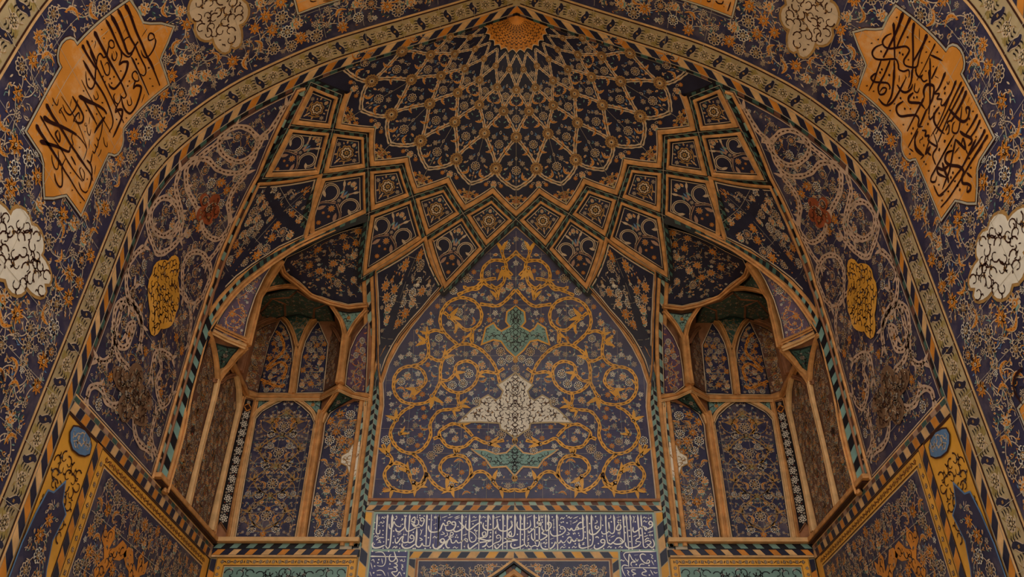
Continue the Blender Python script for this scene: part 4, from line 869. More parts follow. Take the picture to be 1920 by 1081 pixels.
# ================================================================== panels and cornices under the niches, on the back wall
for mir, side in SIDES:
    root = empty('niche_sill', (-3.9, 13.4, 6.1), mir); tag(root, 'horizontal moulded sill with teal and black stripes under the %s niche' % side, 'cornice', 'sills under the niches')
    g = MB(); box(g, (-5.02, 13.26, 6.155), (-2.58, 13.42, 6.225), 'brick_pale'); g.build('moulding', root, mir)
    g = MB(); o = Orn(FB); fband(o, -5.02, 5.93, -2.56, 6.16, 'dark', -1)
    stripes(o, [(x, 6.075) for x in np.linspace(-5.0, -2.58, 20)], .075, ('teal', 'dark'), .13, .9, 1); stripes(o, [(x, 5.965) for x in np.linspace(-5.0, -2.58, 20)], .09, ('orange', 'navy_plain', 'brick_pale', 'navy_plain'), .13, .9, 1)
    o.stroke([(-5.0, 5.945), (-2.6, 5.945)], .03, 'brick_pale', 1)
    stripes(o, [(-4.9, z) for z in np.arange(4.6, 5.95, .1)], .09, ('orange', 'navy_plain', 'gold', 'dark'), .2, .6, 1); o.flush(g); g.build('stripe_band', root, mir)
    root = empty('teal_panel', (-3.8, 13.4, 4.6), mir); tag(root, 'teal arabesque panel in an ochre frame below the sill of the %s niche' % side, 'tile panel', 'teal panels below the niches')
    g = MB(); o = Orn(FB); ol = [(-4.9, 4.6), (-2.6, 4.6), (-2.6, 5.925), (-4.9, 5.925)]; fband(o, -4.9, 4.6, -2.58, 5.925, 'gold', -.5)
    for x in np.arange(-4.8, -2.65, .105): k = int(round(x*20)) % 2; o.motif(blossom(6 if k else 4, 'dark', 'beige', 'orange'), (x, 5.85), .036, x*9); o.motif([(V, F, 'umber', 0) for V, F, m, l in LEAF], (x+.05, 5.85), .03, x*7)
    for z in np.arange(4.7, 5.8, .105):
        for xx in (-4.845, -2.66): o.motif(blossom(6, 'dark', 'beige', 'orange'), (xx, z), .033, z*9)
    for q, m in ((.012, 'umber'), (.135, 'umber'), (.155, 'beige')): o.stroke([(-4.9+q, 4.6), (-4.9+q, 5.925-q), (-2.58-q, 5.925-q), (-2.58-q, 4.6)], .014, m, 1)
    in_ = [(-4.74, 4.6), (-2.74, 4.6), (-2.74, 5.765), (-4.74, 5.765)]; o.area(in_, 'teal', 1, .4); curls(o, in_, 'dark', 120, 12, .12, .016, sym=-3.74, layer=2, dots='cream'); o.flush(g); g.build('field', root, mir)

# ================================================================== side walls under the scroll panels
FL = Flat((-5.015, 0, 0), (0, 1, 0), (0, 0, 1))
for mir, side in SIDES:
    root = empty('side_cornice', (-5.0, 10.6, 6.0), mir); tag(root, 'receding striped cornice under the scroll panel on the %s wall' % side, 'cornice', 'side cornices')
    g = MB(); o = Orn(FL); o.area([(8.2, 5.88), (13.38, 5.88), (13.38, 6.12), (8.2, 6.12)], 'joint', -1, .4)
    stripes(o, [(y, 6.04) for y in np.arange(8.2, 13.4, .1)], .06, ('teal_dark', 'brown', 'pink_beige', 'brown'), .13, .2, 1); stripes(o, [(y, 5.905) for y in np.arange(8.2, 13.4, .1)], .125, ('brick_pale', 'navy_plain', 'orange', 'navy_plain'), .14, .3, 1)
    o.stroke([(8.2, 6.11), (13.38, 6.11)], .02, 'brick_pale', 1); o.stroke([(8.2, 5.89), (13.38, 5.89)], .02, 'umber', 1); o.flush(g); g.build('stripe_band', root, mir)
    g = MB(); box(g, (-5.03, 10.62, 6.15), (-4.91, 13.3, 6.215), 'brick'); box(g, (-5.03, 10.72, 6.12), (-4.93, 13.3, 6.15), 'umber'); g.build('ledge', root, mir)  # thin umber strip: shadow line under the ledge, put in as dark colour
    root = empty('gold_spandrel', (-5.0, 8.6, 4.0), mir); tag(root, 'ochre wall strip with blue lobed cartouche at its top, low on the %s wall' % side, 'tile panel', 'ochre wall strips')
    g = MB(); o = Orn(FL); ol = [(8.2, 3.0), (8.97, 3.0), (8.97, 5.88), (8.2, 5.88)]; o.area(ol, 'gold', -1, .3); edge_lines(o, ol, [(.0, .02, 'umber', 1)])
    nv = np.array([(8.21, 4.55), (8.30, 4.95), (8.33, 5.02), (8.45, 5.03), (8.57, 5.22), (8.70, 5.05), (8.80, 4.92), (8.86, 4.7), (8.80, 4.5), (8.80, 4.2), (8.9, 3.9), (8.9, 3.0), (8.21, 3.0)])
    nv = np.array([(8.22, 4.4), (8.27, 4.75), (8.33, 5.0), (8.44, 5.02), (8.58, 5.2), (8.66, 5.0), (8.80, 4.92), (8.72, 4.6), (8.80, 4.3), (8.93, 4.05), (8.93, 3.0), (8.22, 3.0)])
    curls(o, [(8.24, 4.6), (8.93, 4.6), (8.93, 5.52), (8.24, 5.52)], 'umber', 40, 3, .11, .016, layer=2, dots='beige')
    o.area(inset(nv, -.02), 'sky_blue', 5, .2); o.area(nv, 'navy', 6, .2); o.lift = 9; field(o, nv, .22, .085, 4, mix='RWSP', vw=.01)
    o.flush(g); g.build('field', root, mir)
    g = MB(); o = Orn(FL); cc = np.array([(8.36, 5.78), (8.45, 5.82), (8.6, 5.85), (8.75, 5.83), (8.84, 5.77), (8.86, 5.68), (8.78, 5.62), (8.66, 5.58), (8.5, 5.57), (8.40, 5.62), (8.34, 5.7)])
    o.area(inset(cc, -.02), 'umber', 5, .2); o.area(cc, 'sky_blue', 6, .2); curls(o, cc, 'beige', 16, 5, .07, .014, layer=7); o.flush(g); g.build('cartouche', root, mir)['label'] = 'small blue lobed cartouche'
    g = MB(); o = Orn(FL); o.area([(8.97, 3.0), (9.11, 3.0), (9.11, 5.88), (8.97, 5.88)], 'joint', -1, .4); stripes(o, [(9.1, z) for z in np.arange(3.0, 5.9, .1)], .125, ('orange', 'navy_plain'), .17, .8, 1); o.flush(g)
    tag(g.build('striped_border', None, mir), 'upright orange and navy stripe dividing the ochre strip from the %s wall panel' % side, 'tile border', 'upright stripes of the side walls')
    root = empty('side_wall_panel', (-5.0, 11.3, 4.0), mir); tag(root, 'navy floral panel with golden star patches, framed in ochre, on the lower %s wall' % side, 'tile panel', 'lower side wall panels')
    g = MB(); o = Orn(FL); o.area([(9.11, 3.0), (13.36, 3.0), (13.36, 5.88), (9.11, 5.88)], 'gold', -1, .4); ol = [(9.3, 3.0), (13.1, 3.0), (13.1, 5.70), (9.3, 5.70)]; o.area(ol, 'navy', 0, .3)
    for q, m in ((.012, 'umber'), (.155, 'umber'), (.185, 'beige')): o.stroke([(9.11+q, 3.0), (9.11+q, 5.88-q), (13.1, 5.88-q)], .016, m, 1)
    for y in np.arange(9.3, 13.1, .115): o.motif(blossom(5, 'umber', 'orange', 'beige'), (y, 5.795), .042, y*5); o.motif([(V, F, 'umber', 0) for V, F, m, l in LEAF], (y+.057, 5.795), .035, y*7)
    for z in np.arange(3.1, 5.8, .13): o.motif(blossom(4 if int(z*10) % 2 else 6, 'umber', 'beige', 'orange'), (9.205, z), .038, z*5)
    GP = [np.array([(9.74, 5.16), (9.84, 5.08), (9.97, 5.22), (10.06, 5.1), (10.0, 4.93), (10.15, 5.0), (10.28, 5.14), (10.42, 5.12), (10.5, 5.0), (10.35, 4.9), (10.22, 4.87), (10.12, 4.72), (10.05, 4.55), (9.9, 4.5), (9.8, 4.62), (9.95, 4.8), (9.86, 4.92), (9.74, 4.98)])]
    GP += [GP[0]*[-1, 1]+[20.9, -.0], GP[0]*[1, -1]+[.2, 8.9]]
    for P_ in GP: o.area(P_, 'orange', 2, .2); curls(o, P_, 'umber', 14, 6, .1, .015, layer=3, dots='beige', margin=0)
    o.lift = 3; field(o, ol, .24, .09, 17, GP, mix='RrPSbsZZ', vine='pink_beige', vw=.013); joints(o, (9.3, 3), (13.1, 5.7), .78, .62, .006, outline=ol, off=(.45, .3)); o.flush(g); g.build('field', root, mir)

# ================================================================== the stepped corner niches
CX, CYY = -5.02, 13.4
AB = lambda a, b, z: np.array([CX+a, CYY-b, z])
def onPl(p, A, B, C):
    n = np.cross(B-A, C-A); d = ray(*p); return EYE+d*(((A-EYE)@n)/(d@n))
WL = lambda p: onX(p, -5.0)             # side wall of the corner
WB = lambda p: onY(p, 13.385)           # back wall of the corner
CH = lambda p: onPl(p, AB(.2, 0, 7), AB(0, .2, 7), AB(0, .2, 9))      # chamfer in the corner
C_ = AB(1.82, .46, 8.9); C2 = AB(.46, 1.82, 8.9)
FR = lambda p: onPl(p, AB(1.4, 0, 9), AB(1.82, .44, 9), AB(1.82, .44, 10))      # right flank facet of the middle cell
SR = lambda p: onPl(p, C_, AB(2.24, .0, 8.93), AB(2.2, .84, 10.4))              # small cell at the right
SL = lambda p: onPl(p, C2, AB(.0, 2.24, 8.93), AB(.84, 2.2, 10.4))              # its twin at the left, seen from the side
TLp = lambda p: onPl(p, AB(.0, 2.24, 8.9), C2, AB(.0, 1.43, 8.5))
TRp = lambda p: onPl(p, AB(2.24, .0, 8.9), C_, AB(1.43, .0, 8.5))
UR = lambda p: onPl(p, AB(1.46, .8, 10.55), AB(2.25, .85, 10.43), AB(1.8, .45, 9.96))
UL = lambda p: onPl(p, AB(.8, 1.46, 10.55), AB(.85, 2.25, 10.43), AB(.45, 1.8, 9.96))
CEIL = lambda p: onPl(p, AB(0, 0, 10.66), AB(1, 0, 10.66), AB(1.1, 1.1, 10.56))
LEDGE = lambda p: onZ(p, 8.93)
LIMB = lambda p: onY(p, 13.4-2.37)
_zz = np.array([6.06, 7.0, 8.0, 8.63, 9.16, 9.71, 10.17, 10.46, 10.71, 10.93, 11.15, 11.37]); _bb = np.array([0, 0, 0, .0, .03, .26, .53, .85, 1.18, 1.52, 1.87, 2.31])
def hz(a, b): d = (a+b)/2; e = (a-b)/2; return 10.51+.74*(d-1.12)-.85*e*e
def onHood(p): return _march(p, lambda P: P[:, 2]-hz(P[:, 0]-CX, CYY-P[:, 1]), 10)
HOODS = Surf(lambda uv: np.stack([CX+uv[:, 0]+uv[:, 1]*.707, CYY+uv[:, 0]*1.0-uv[:, 1]*.707, 0*uv[:, 0]], 1))
def hoodfn(uv):                          # u across the diagonal, v along it
    a = uv[:, 1]*.62+uv[:, 0]*.707; b = uv[:, 1]*.62-uv[:, 0]*.707; return np.stack([CX+a, CYY-b, hz(a, b)], 1)
HS = Surf(hoodfn, 1)
def hinv(P): a = P[0]-CX; b = CYY-P[1]; return ((a-b)/1.414, (a+b)/1.24)
NP = [  # name, surface, outline px, base colour, pitch, size, mix, vine, symmetric, label
 ('lower_panel', WB, [(442, 1010), (460, 900), (478, 800), (481, 785), (492, 772), (515, 759), (543, 747), (566, 762), (582, 777), (589, 792), (588, 830), (570, 920), (552, 1010)], 'navy', .27, .06, 'RbSubW', 'ochre', True, 'tall arched panel of the lower tier with a mirrored vine'),
 ('lower_panel', WB, [(577, 1008), (592, 910), (606, 830), (610, 795), (620, 775), (638, 762), (662, 753), (682, 751), (678, 810), (665, 910), (652, 1010)], 'navy', .22, .09, 'RSsZPWS', 'ochre', False, 'half arched lower panel with large orange flowers'),
 ('chamfer_strip', CH, [(404, 986), (420, 905), (440, 820), (459, 748), (474, 751), (458, 830), (440, 910), (424, 996), (413, 978)], 'umber', 0, 0, '', '', False, 'narrow corner strip of white blossoms'),
 ('side_panel', WL, [(311, 910), (343, 942), (368, 845), (393, 748), (400, 712), (398, 680), (392, 642), (382, 664), (358, 748), (334, 825)], 'brown', .19, .075, 'PRPRr', 'ochre', False, None),
 ('side_panel', WL, [(354, 950), (387, 988), (408, 900), (428, 818), (440, 765), (440, 730), (436, 708), (420, 712), (409, 722), (398, 775), (378, 850)], 'brown', .19, .075, 'PRPRr', 'ochre', False, None),
 ('cell_panel', WB, [(484, 737), (541, 737), (549, 685), (549, 655), (544, 630), (536, 612), (526, 601), (506, 640), (494, 690)], 'navy', .17, .062, 'RSbPbW', 'orange', False, 'middle cell panel with an orange scroll'),
 ('cell_flank', CH, [(483, 737), (461, 728), (447, 690), (455, 670), (466, 636), (477, 622), (500, 609), (525, 601), (506, 640), (494, 690)], 'brown', .15, .055, 'PRrb', 'ochre', False, None),
 ('cell_panel', WB, [(557, 737), (606, 736), (611, 690), (615, 645), (597, 604), (586, 618), (574, 640), (567, 665), (562, 700)], 'navy', .17, .062, 'RSbPbW', 'ochre', False, 'cell panel with flowers and a green leaf at its fold'),
 ('cell_flank', FR, [(606, 735), (629, 720), (633, 690), (638, 660), (636, 636), (624, 618), (597, 604), (615, 645), (611, 690)], 'brown', .15, .055, 'PRrb', 'ochre', False, None),
 ('small_cell', SR, [(647, 721), (664, 734), (684, 737), (687, 670), (689, 604), (680, 612), (667, 630), (656, 655), (650, 690)], 'purple', .17, .06, 'RbWbu', 'orange', False, 'small upright cell beside the stile'),
 ('small_cell', SL, [(402, 618), (413, 630), (430, 637), (455, 638), (463, 598), (476, 558), (493, 522), (508, 498), (480, 512), (452, 536), (426, 572), (410, 598)], 'purple', .2, .07, 'RSbWbu', 'orange', False, 'overhanging cell with orange vines on purple'),
 ('canopy', CEIL, [(478, 580), (484, 560), (500, 550), (525, 544), (553, 540), (557, 544), (545, 556), (511, 558), (493, 580), (480, 588)], 'teal_dark', .2, .05, 'bU', 'brown', False, None),
 ('canopy', CEIL, [(477, 592), (493, 580), (511, 558), (533.6, 567.5), (534, 590), (520, 594), (496, 602), (474, 612)], 'teal_dark', .18, .05, 'bU', 'brown', False, None),
 ('canopy', CEIL, [(535.6, 592), (533.6, 567.5), (511, 558), (543.8, 556), (557, 544), (580, 559), (613, 568), (589.5, 577.7), (588, 596), (562, 587)], 'teal_dark', .18, .05, 'bU', 'brown', False, None),
 ('canopy', CEIL, [(590, 596), (589.5, 577.7), (613, 568), (619, 578), (630, 606), (640, 636), (622, 614), (602, 602)], 'teal_dark', .18, .05, 'bU', 'brown', False, None),
 ('canopy_kite', WB, [(537, 594), (562, 588), (588, 598), (574, 622), (561, 651), (549, 620)], 'teal_dark', .15, .05, 'bU', 'ochre', False, 'dark green kite between the two cell arches'),
 ('hood', onHood, [(533, 510), (584, 550), (623, 562), (653.6, 569.5), (687, 566), (685, 500), (684, 423), (640, 434), (605, 448), (570, 466), (537, 481), (530, 494)], 'navy_plain', .25, .078, 'SsSPuUSRb', 'ochre', False, 'dark hood with orange sunflowers under the niche arch'),
 ('teal_triangle', TLp, [(405, 643), (426, 649), (446, 652), (426, 680), (408, 703)], 'teal_dark', 0, 0, '', '', False, 'small green triangle'), ('teal_triangle', TRp, [(637, 731), (659, 746), (640, 757), (610, 776), (622, 754)], 'teal_dark', 0, 0, '', '', False, None),
 ('teal_triangle', WB, [(485, 746), (526, 746), (500, 762), (481, 781)], 'teal', 0, 0, '', '', False, None), ('teal_triangle', WB, [(562, 746), (604, 746), (599, 781), (583, 764)], 'teal', 0, 0, '', '', False, None),
 ('teal_triangle', UR, [(628, 581), (655, 586), (682, 583), (667, 600), (653, 622), (642, 600)], 'teal', 0, 0, '', '', False, 'bright teal triangle under the hood'), ('teal_triangle', UL, [(517, 503), (524, 516), (540, 533), (515, 540), (499, 545), (487, 550), (500, 528)], 'teal_dark', 0, 0, '', '', False, None),
]
L_ = lambda F, *p: [F(q) for q in p]
BARS = [  # name, 3-D points, width, height, colour, facing direction
 ('arch_rail', L_(LIMB, (306, 925), (325, 860), (340, 802), (352, 740), (367, 683), (382, 627), (393, 608), (406, 590), (432, 556), (458, 530), (484, 510), (509, 491), (535, 474), (560, 459), (600, 440), (640, 422), (686, 403)), .1, .1, 'brick', (1, -1, -.6)),
 ('rail', L_(WL, (348, 946), (371, 845), (396, 748), (404, 712)), .1, .08, 'brick_pale', (1, 0, 0)), ('rail', L_(WL, (404, 712), (401, 680), (394, 645), (386, 622)), .07, .08, 'brick', (1, 0, 0)),
 ('rail', [WL((404, 714)), TLp((420, 692)), TLp((440, 668)), C2], .1, .07, 'brick', (1, -.3, 0)), ('rail', L_(WL, (393, 994), (413, 900), (432, 815), (444, 765), (444, 733), (438, 703)), .1, .08, 'brick_pale', (1, 0, 0)),
 ('rail', L_(WL, (398, 712), (410, 716), (421, 707), (437, 702)), .07, .06, 'brick_red', (1, 0, 0)), ('rail', L_(CH, (397, 1010), (414, 910), (434, 820), (455, 745)), .075, .07, 'brick', (1, -1, 0)),
 ('rail', L_(CH, (428, 1010), (444, 910), (462, 828), (479, 748)), .085, .07, 'brick', (1, -1, 0)), ('rail', L_(WB, (436, 1012), (455, 900), (474, 800), (477, 782), (490, 767), (513, 754), (543, 743), (568, 756), (586, 772), (594, 790)), .075, .06, 'brick_pale', (0, -1, 0)),
 ('pilaster', L_(WB, (565, 1013), (581, 905), (596, 815), (600, 788), (604, 772)), .14, .1, 'brick', (0, -1, 0)), ('rail', L_(WB, (558, 1013), (575, 905), (592, 800)), .045, .12, 'brick_pale', (0, -1, 0)),
 ('rail', L_(WB, (604, 793), (614, 771), (634, 757), (660, 748), (688, 746)), .07, .06, 'brick_pale', (0, -1, 0)), ('rail', L_(WB, (657, 1013), (670, 905), (683, 810), (686, 750)), .07, .05, 'brick_pale', (0, -1, 0)),
 ('rail', [WB((604, 776)), TRp((620, 752)), C_+[0, 0, -.03]], .08, .07, 'brick', (.4, -1, 0)),
 ('ledge', [AB(.0, 2.26, 8.93), AB(.18, 2.02, 8.93), C2], .09, .1, 'brick_pale', (1, -.4, -.9)), ('ledge', [AB(.0, 2.26, 9.06), AB(.18, 2.04, 9.06), C2+[0, 0, .13]], .08, .12, 'brick', (1, -.4, -.9)),
 ('ledge', [C2, AB(.06, 1.42, 8.93), AB(.02, .17, 8.93), AB(.2, .02, 8.93), AB(1.4, .02, 8.93), C_, AB(1.97, .18, 8.93), AB(2.3, .0, 8.93)], .11, .09, 'brick', (.3, -.6, -.8)),
 ('ledge', [AB(.2, .05, 8.85), AB(1.4, .05, 8.85), C_+[0, -.02, -.09], AB(1.97, .2, 8.85), AB(2.3, .03, 8.85)], .05, .07, 'brick_pale', (0, -1, -.6)),
 ('pilaster', L_(WB, (548, 740), (553, 700), (558, 668), (560, 654)), .13, .09, 'brick', (0, -1, 0)), ('rail', L_(WB, (559, 658), (552, 630), (541, 607), (528, 594)), .08, .08, 'brick', (0, -1, 0)), ('rail', L_(WB, (561, 658), (570, 632), (582, 608), (595, 597)), .08, .08, 'brick', (0, -1, 0)),
 ('rail', [WB((527, 594)), CH((500, 602)), CH((480, 612)), CH((470, 622))], .07, .08, 'brick_red', (.5, -1, 0)), ('rail', [WB((596, 597)), FR((617, 608)), FR((632, 622)), FR((641, 640))], .07, .08, 'brick_red', (-.5, -1, 0)),
 ('pilaster', [C_+[0, 0, .03], AB(1.82, .45, 9.3), AB(1.81, .45, 9.65), AB(1.80, .45, 9.98)], .15, .11, 'brick', (-.2, -1, 0)), ('rail', [AB(1.8, .45, 9.93), UR((643, 606)), UR((633, 588)), AB(1.46, .80, 10.53)], .08, .08, 'brick', (-.3, -1, -.2)), ('rail', [AB(1.8, .45, 9.93), UR((662, 612)), UR((675, 595)), UR((689, 580))], .08, .08, 'brick', (.2, -1, -.2)),
 ('pilaster', [C2+[0, 0, .0], AB(.45, 1.8, 9.3), AB(.45, 1.79, 9.65), AB(.45, 1.79, 9.97), UL((497, 530)), UL((510, 508)), AB(.88, 2.3, 10.40)], .11, .1, 'brick', (1, -.6, 0)), ('rail', [AB(.46, 1.76, 9.94), UL((492, 547)), UL((510, 541)), UL((535, 537)), AB(.98, 1.30, 10.52)], .07, .08, 'brick', (1, -1, -.2)),
 ('pilaster', [AB(.05, .86, 8.95), AB(.05, .84, 9.4), AB(.05, .84, 9.9)], .13, .1, 'brick_red', (1, 0, 0)),
 ('hood_edge', [onHood(p) for p in ((523, 488), (527, 505), (535, 516), (560, 536), (580, 553), (617, 568), (655, 576), (691, 571))], .09, .11, 'brick', (.5, -1, -.6)),
 ('rail', [CEIL(p) for p in ((535, 590), (533.6, 567.5), (511, 558), (543.8, 556), (557, 544), (580, 559), (613, 568), (589.5, 577.7), (588, 594))], .04, .03, 'brick_red', (.3, -.5, -1)), ('rail', [CEIL(p) for p in ((511, 558), (495, 576), (478, 592))], .04, .03, 'brick_red', (.3, -.5, -1)),
]
def panelsurf(P):
    P = np.array(P); c = P.mean(0); n = np.linalg.svd(P-c)[2][2]
    if (EYE-c)@n < 0: n = -n
    up = np.array([0, 0, 1.])-n*n[2]
    if np.linalg.norm(up) < .3: up = c*[1, 1, 0]-[0, YC, 0]; up = -(up-n*(up@n))
    ex = np.cross(up, n); return Flat(c, ex, up)
# vault strip over the niche arch: rail, teal and black slanted tiles, rail
VL = [(298, 915), (312, 860), (330, 792), (345, 735), (358, 693), (370, 652), (387, 607), (405, 574), (425, 551), (445, 530), (470, 505), (490, 490), (510, 479), (533, 467), (560, 452), (590, 438), (620, 424), (650, 412), (684, 401)]
for mir, side in SIDES:
    root = empty('corner_niche', (-4.4, 12.9, 6.2), mir)
    tag(root, 'deep stepped corner niche with brick coloured ribs, to the %s of the tympanum' % side, 'niche')
    g = MB(); V = [AB(.0, 2.45, 6.2), AB(.0, 2.45, 10.9), AB(-.12, -.12, 10.9), AB(-.12, -.12, 6.2), AB(2.45, 0, 6.2), AB(2.45, 0, 10.9)]
    g.add([AB(-.01, 2.6, 6.18), AB(-.01, 2.6, 10.2), AB(-.01, .18, 10.75), AB(-.01, .18, 6.18), AB(.18, -.01, 6.18), AB(.18, -.01, 10.75), AB(2.42, -.01, 10.75), AB(2.42, -.01, 6.18)], [[0, 1, 2, 3], [3, 2, 5, 4], [4, 5, 6, 7]], 'brick_red')
    g.add([AB(0, 0, 10.75), AB(2.4, 0, 10.75), AB(2.4, 1.0, 10.72), AB(1.12, 1.12, 10.66), AB(1.0, 2.4, 10.72), AB(0, 2.4, 10.75)], [[0, 1, 2, 3], [0, 3, 4, 5]], 'teal_dark')
    g.add([AB(1.4, 0, 8.93), AB(1.82, .42, 8.93), AB(2.24, 0, 8.93), AB(1.4, 0, 8.5), AB(2.24, 0, 8.9)], [[0, 1, 2], [3, 1, 0], [3, 4, 1]], 'brick_red')
    g.add([AB(0, 1.4, 8.93), AB(.42, 1.82, 8.93), AB(0, 2.24, 8.93), AB(0, 1.4, 8.5), AB(0, 2.24, 8.9)], [[0, 1, 2], [3, 1, 0], [3, 4, 1]], 'brick_red')
    g.add([AB(1.4, -.04, 8.93), AB(1.82, .38, 8.93), AB(1.82, .36, 10.0), AB(1.4, -.04, 10.6), AB(2.3, -.08, 8.93), AB(2.3, .68, 10.5), AB(1.5, .75, 10.66)], [[0, 1, 2, 3], [1, 4, 5, 2], [2, 5, 6], [3, 2, 6]], 'brick_red')
    g.add([AB(-.04, 1.4, 8.93), AB(.38, 1.82, 8.93), AB(.36, 1.82, 10.0), AB(-.04, 1.4, 10.6), AB(-.08, 2.3, 8.93), AB(.68, 2.3, 10.5), AB(.75, 1.5, 10.66)], [[0, 1, 2, 3], [1, 4, 5, 2], [2, 5, 6], [3, 2, 6]], 'brick_red')
    g.build('inner_shell', root, mir)
    for i, (nm, fn, px, base, pitch, size, mix, vine, sym, lab) in enumerate(NP):
        P = [fn(p) for p in px]; g = MB()
        if nm == 'hood': S_ = HS; uv = np.array([hinv(p) for p in P])
        else: S_ = panelsurf(P); uv = S_.inv(np.array(P))
        o = Orn(S_); o.H0 = .02; o.area(inset(uv, -.01), base, -2.4, .2)
        edge_lines(o, uv, [(-.012, .004, 'beige' if 'navy' in base or base == 'purple' else ('dark' if 'teal' in base else 'brick_red'), 1), (.004, .018, 'dark', 1)])
        cxm = float((uv[:, 0].min()+uv[:, 0].max())/2)
        if nm == 'chamfer_strip':
            o.area(inset(uv, .015), 'dark', -1.8, .2); zs_ = np.arange(uv[:, 1].min()+.2, uv[:, 1].max()-.28, .175); a = uv[uv[:, 1].argmin()]; 
            for k, v in enumerate(zs_):
                f = (v-uv[:, 1].min())/(uv[:, 1].max()-uv[:, 1].min()); lo_ = uv[abs(uv[:, 1]-v).argsort()[:4]][:, 0]; xc = np.interp(v, [uv[0, 1], uv[3, 1]], [uv[0, 0], uv[3, 0]])*.5+np.interp(v, [uv[7, 1], uv[4, 1]], [uv[7, 0], uv[4, 0]])*.5
                o.motif(blossom(6, 'cream', 'dark', 'cream'), (xc, v), .078, k); o.motif(BLO, (xc+(.05 if k % 2 else -.05), v+.088), .025); o.motif([(V2, F2, 'terracotta', l2) for V2, F2, m2, l2 in LEAF], (xc-(.04 if k % 2 else -.04), v+.088), .02, k)
            o.motif([(circ(1, 4, ph=0), [[0, 1, 2, 3]], 'orange', 0), (circ(.7, 4), [[0, 1, 2, 3]], 'umber', 1)], (float(uv[3:5, 0].mean()), uv[:, 1].max()-.17), .09); o.motif(BLO, (float(uv[3:5, 0].mean()), uv[:, 1].max()-.07), .04)
        elif pitch == 0: curls(o, uv, 'dark', 26, i, .07, .011, layer=0, dots='cream', margin=0); o.motif(STAR if base == 'teal' else BLO, uv.mean(0), .045)
        else:
            if sym:          # lower middle panel: mirrored vine tree
                cxm = float(np.median(uv[:, 0])); b0, b1 = uv[:, 1].min(), uv[:, 1].max(); hw = .36
                for y0, y1, wd in ((b0+.15, b0+.75, .3), (b0+.75, b0+1.3, .33), (b0+1.3, b0+1.9, .34), (b0+1.9, b0+2.35, .22)):
                    t = np.linspace(0, 1, 14)
                    for sx in (-1, 1): o.stroke(np.stack([cxm+sx*wd*np.sin(math.pi*t)**.8, y0+(y1-y0)*t], 1), .022, 'ochre', 0); sleaf(o, (cxm+sx*wd*.98, (y0+y1)/2), math.pi/2-sx*.7, .13, 'ochre', 'umber', 0); sleaf(o, (cxm+sx*wd*.5, y0+.06), math.pi/2-sx*1.2, .11, 'gold', 'umber', 0)
                    o.motif(ROS, (cxm, (y0+y1)/2-.05), .095); o.motif(palmette('ochre', 'green', 'navy_plain', 'teal'), (cxm, y1), .07)
                    for sx in (-1, 1): o.motif(ROS_W, (cxm+sx*.2, y0+.02), .07); o.motif(SAZ, (cxm+sx*.16, y0+.2), .07, sx*1.2, sx < 0); o.motif(BUD, (cxm+sx*.12, y1-.12), .045, sx)
            if base in ('brown',): 
                for j in range(int(2+3*(uv[:, 1].max()-uv[:, 1].min()))):
                    v = uv[:, 1].min()+.15+j*.3; o.motif(palmette('ochre', 'brown', 'umber', 'terracotta'), (cxm, v), .1) if inside([(cxm, v)], uv)[0] else None
            field(o, uv, pitch, size, 50+i, mix=mix, vine=vine, vw=.012 if base != 'teal_dark' else .008, sym=cxm if sym else None, margin=.015)
            if 'navy' in base and nm != 'hood': joints(o, uv.min(0), uv.max(0), .5, .45, .004, outline=uv)
        if lab and 'large orange' in lab:
            md = S_.inv(np.array([fn(p) for p in ((676, 828), (662, 835), (655, 848), (642, 856), (640, 868), (652, 874), (656, 888), (668, 896), (670, 880))])); md = np.array([q for q in md])
            o.area(inset(md, -.02), 'ochre', 4, .1); o.area(md, 'cream', 5, .1); curls(o, md, 'ochre', 16, 3, .07, .014, layer=6, margin=-.01)
        if lab and 'orange scroll' in lab:
            for q in ([(490, 712), (520, 725), (535, 722)], [(500, 690), (520, 672), (533, 655), (528, 632), (518, 622)], [(500, 695), (525, 680), (538, 690), (530, 712)]): ribbon(o, smooth(S_.inv(np.array([fn(p) for p in q])), 6), .05, 'orange', 'umber', None, 4)
        o.flush(g); ob = g.build(nm, root, mir)
        if lab: ob['label'] = lab
    for nm, P, w, hgt, m, up in BARS:
        P = np.array(P); P = smooth(P, 4) if len(P) > 3 and nm not in ('ledge', 'hood_edge') and w != .04 else P
        g = MB(); bar(g, P, w, hgt, m, up); ed = m if m in ('brown',) else 'umber'
        nrm = np.array(up, float)/np.linalg.norm(up); g.build(nm, root, mir)
    ar = empty('niche_arch_band', onVault((400, 580)), mir); tag(ar, 'band of teal and black slanted tiles arching over the %s corner niche' % side, 'tile border', 'bands over the niche arches')
    g = MB(); PV = np.array([onVault((p[0]+.8, p[1]+2)) for p in VL]); T = np.gradient(PV, axis=0); T /= np.linalg.norm(T, axis=1)[:, None]
    inn = np.stack([-PV[:, 0]*.8, YC-PV[:, 1], 0*PV[:, 2]], 1); inn[:, 2] = -.6*np.linalg.norm(inn, axis=1); inn /= np.linalg.norm(inn, axis=1)[:, None]
    side_ = np.cross(inn, T); side_ /= np.linalg.norm(side_, axis=1)[:, None]; n = 168; tt = np.linspace(0, len(PV)-1, n+1)
    itp = lambda A: np.stack([np.interp(tt, np.arange(len(PV)), A[:, j]) for j in range(3)], 1)
    off = lambda d, hh: itp(PV+side_*d+inn*hh); B0, B1 = off(-.12, .03), off(.075, .03); g.add(np.vstack([B0, B1]), [[i, i+1, i+2+n, i+1+n] for i in range(n)], 'dark')
    e0, e1 = off(-.056, .05), off(.056, .05); f0, f1 = (e0, e1) if (e1-e0)[60]@np.array([-1, 0, 1.]) > 0 else (e1, e0)
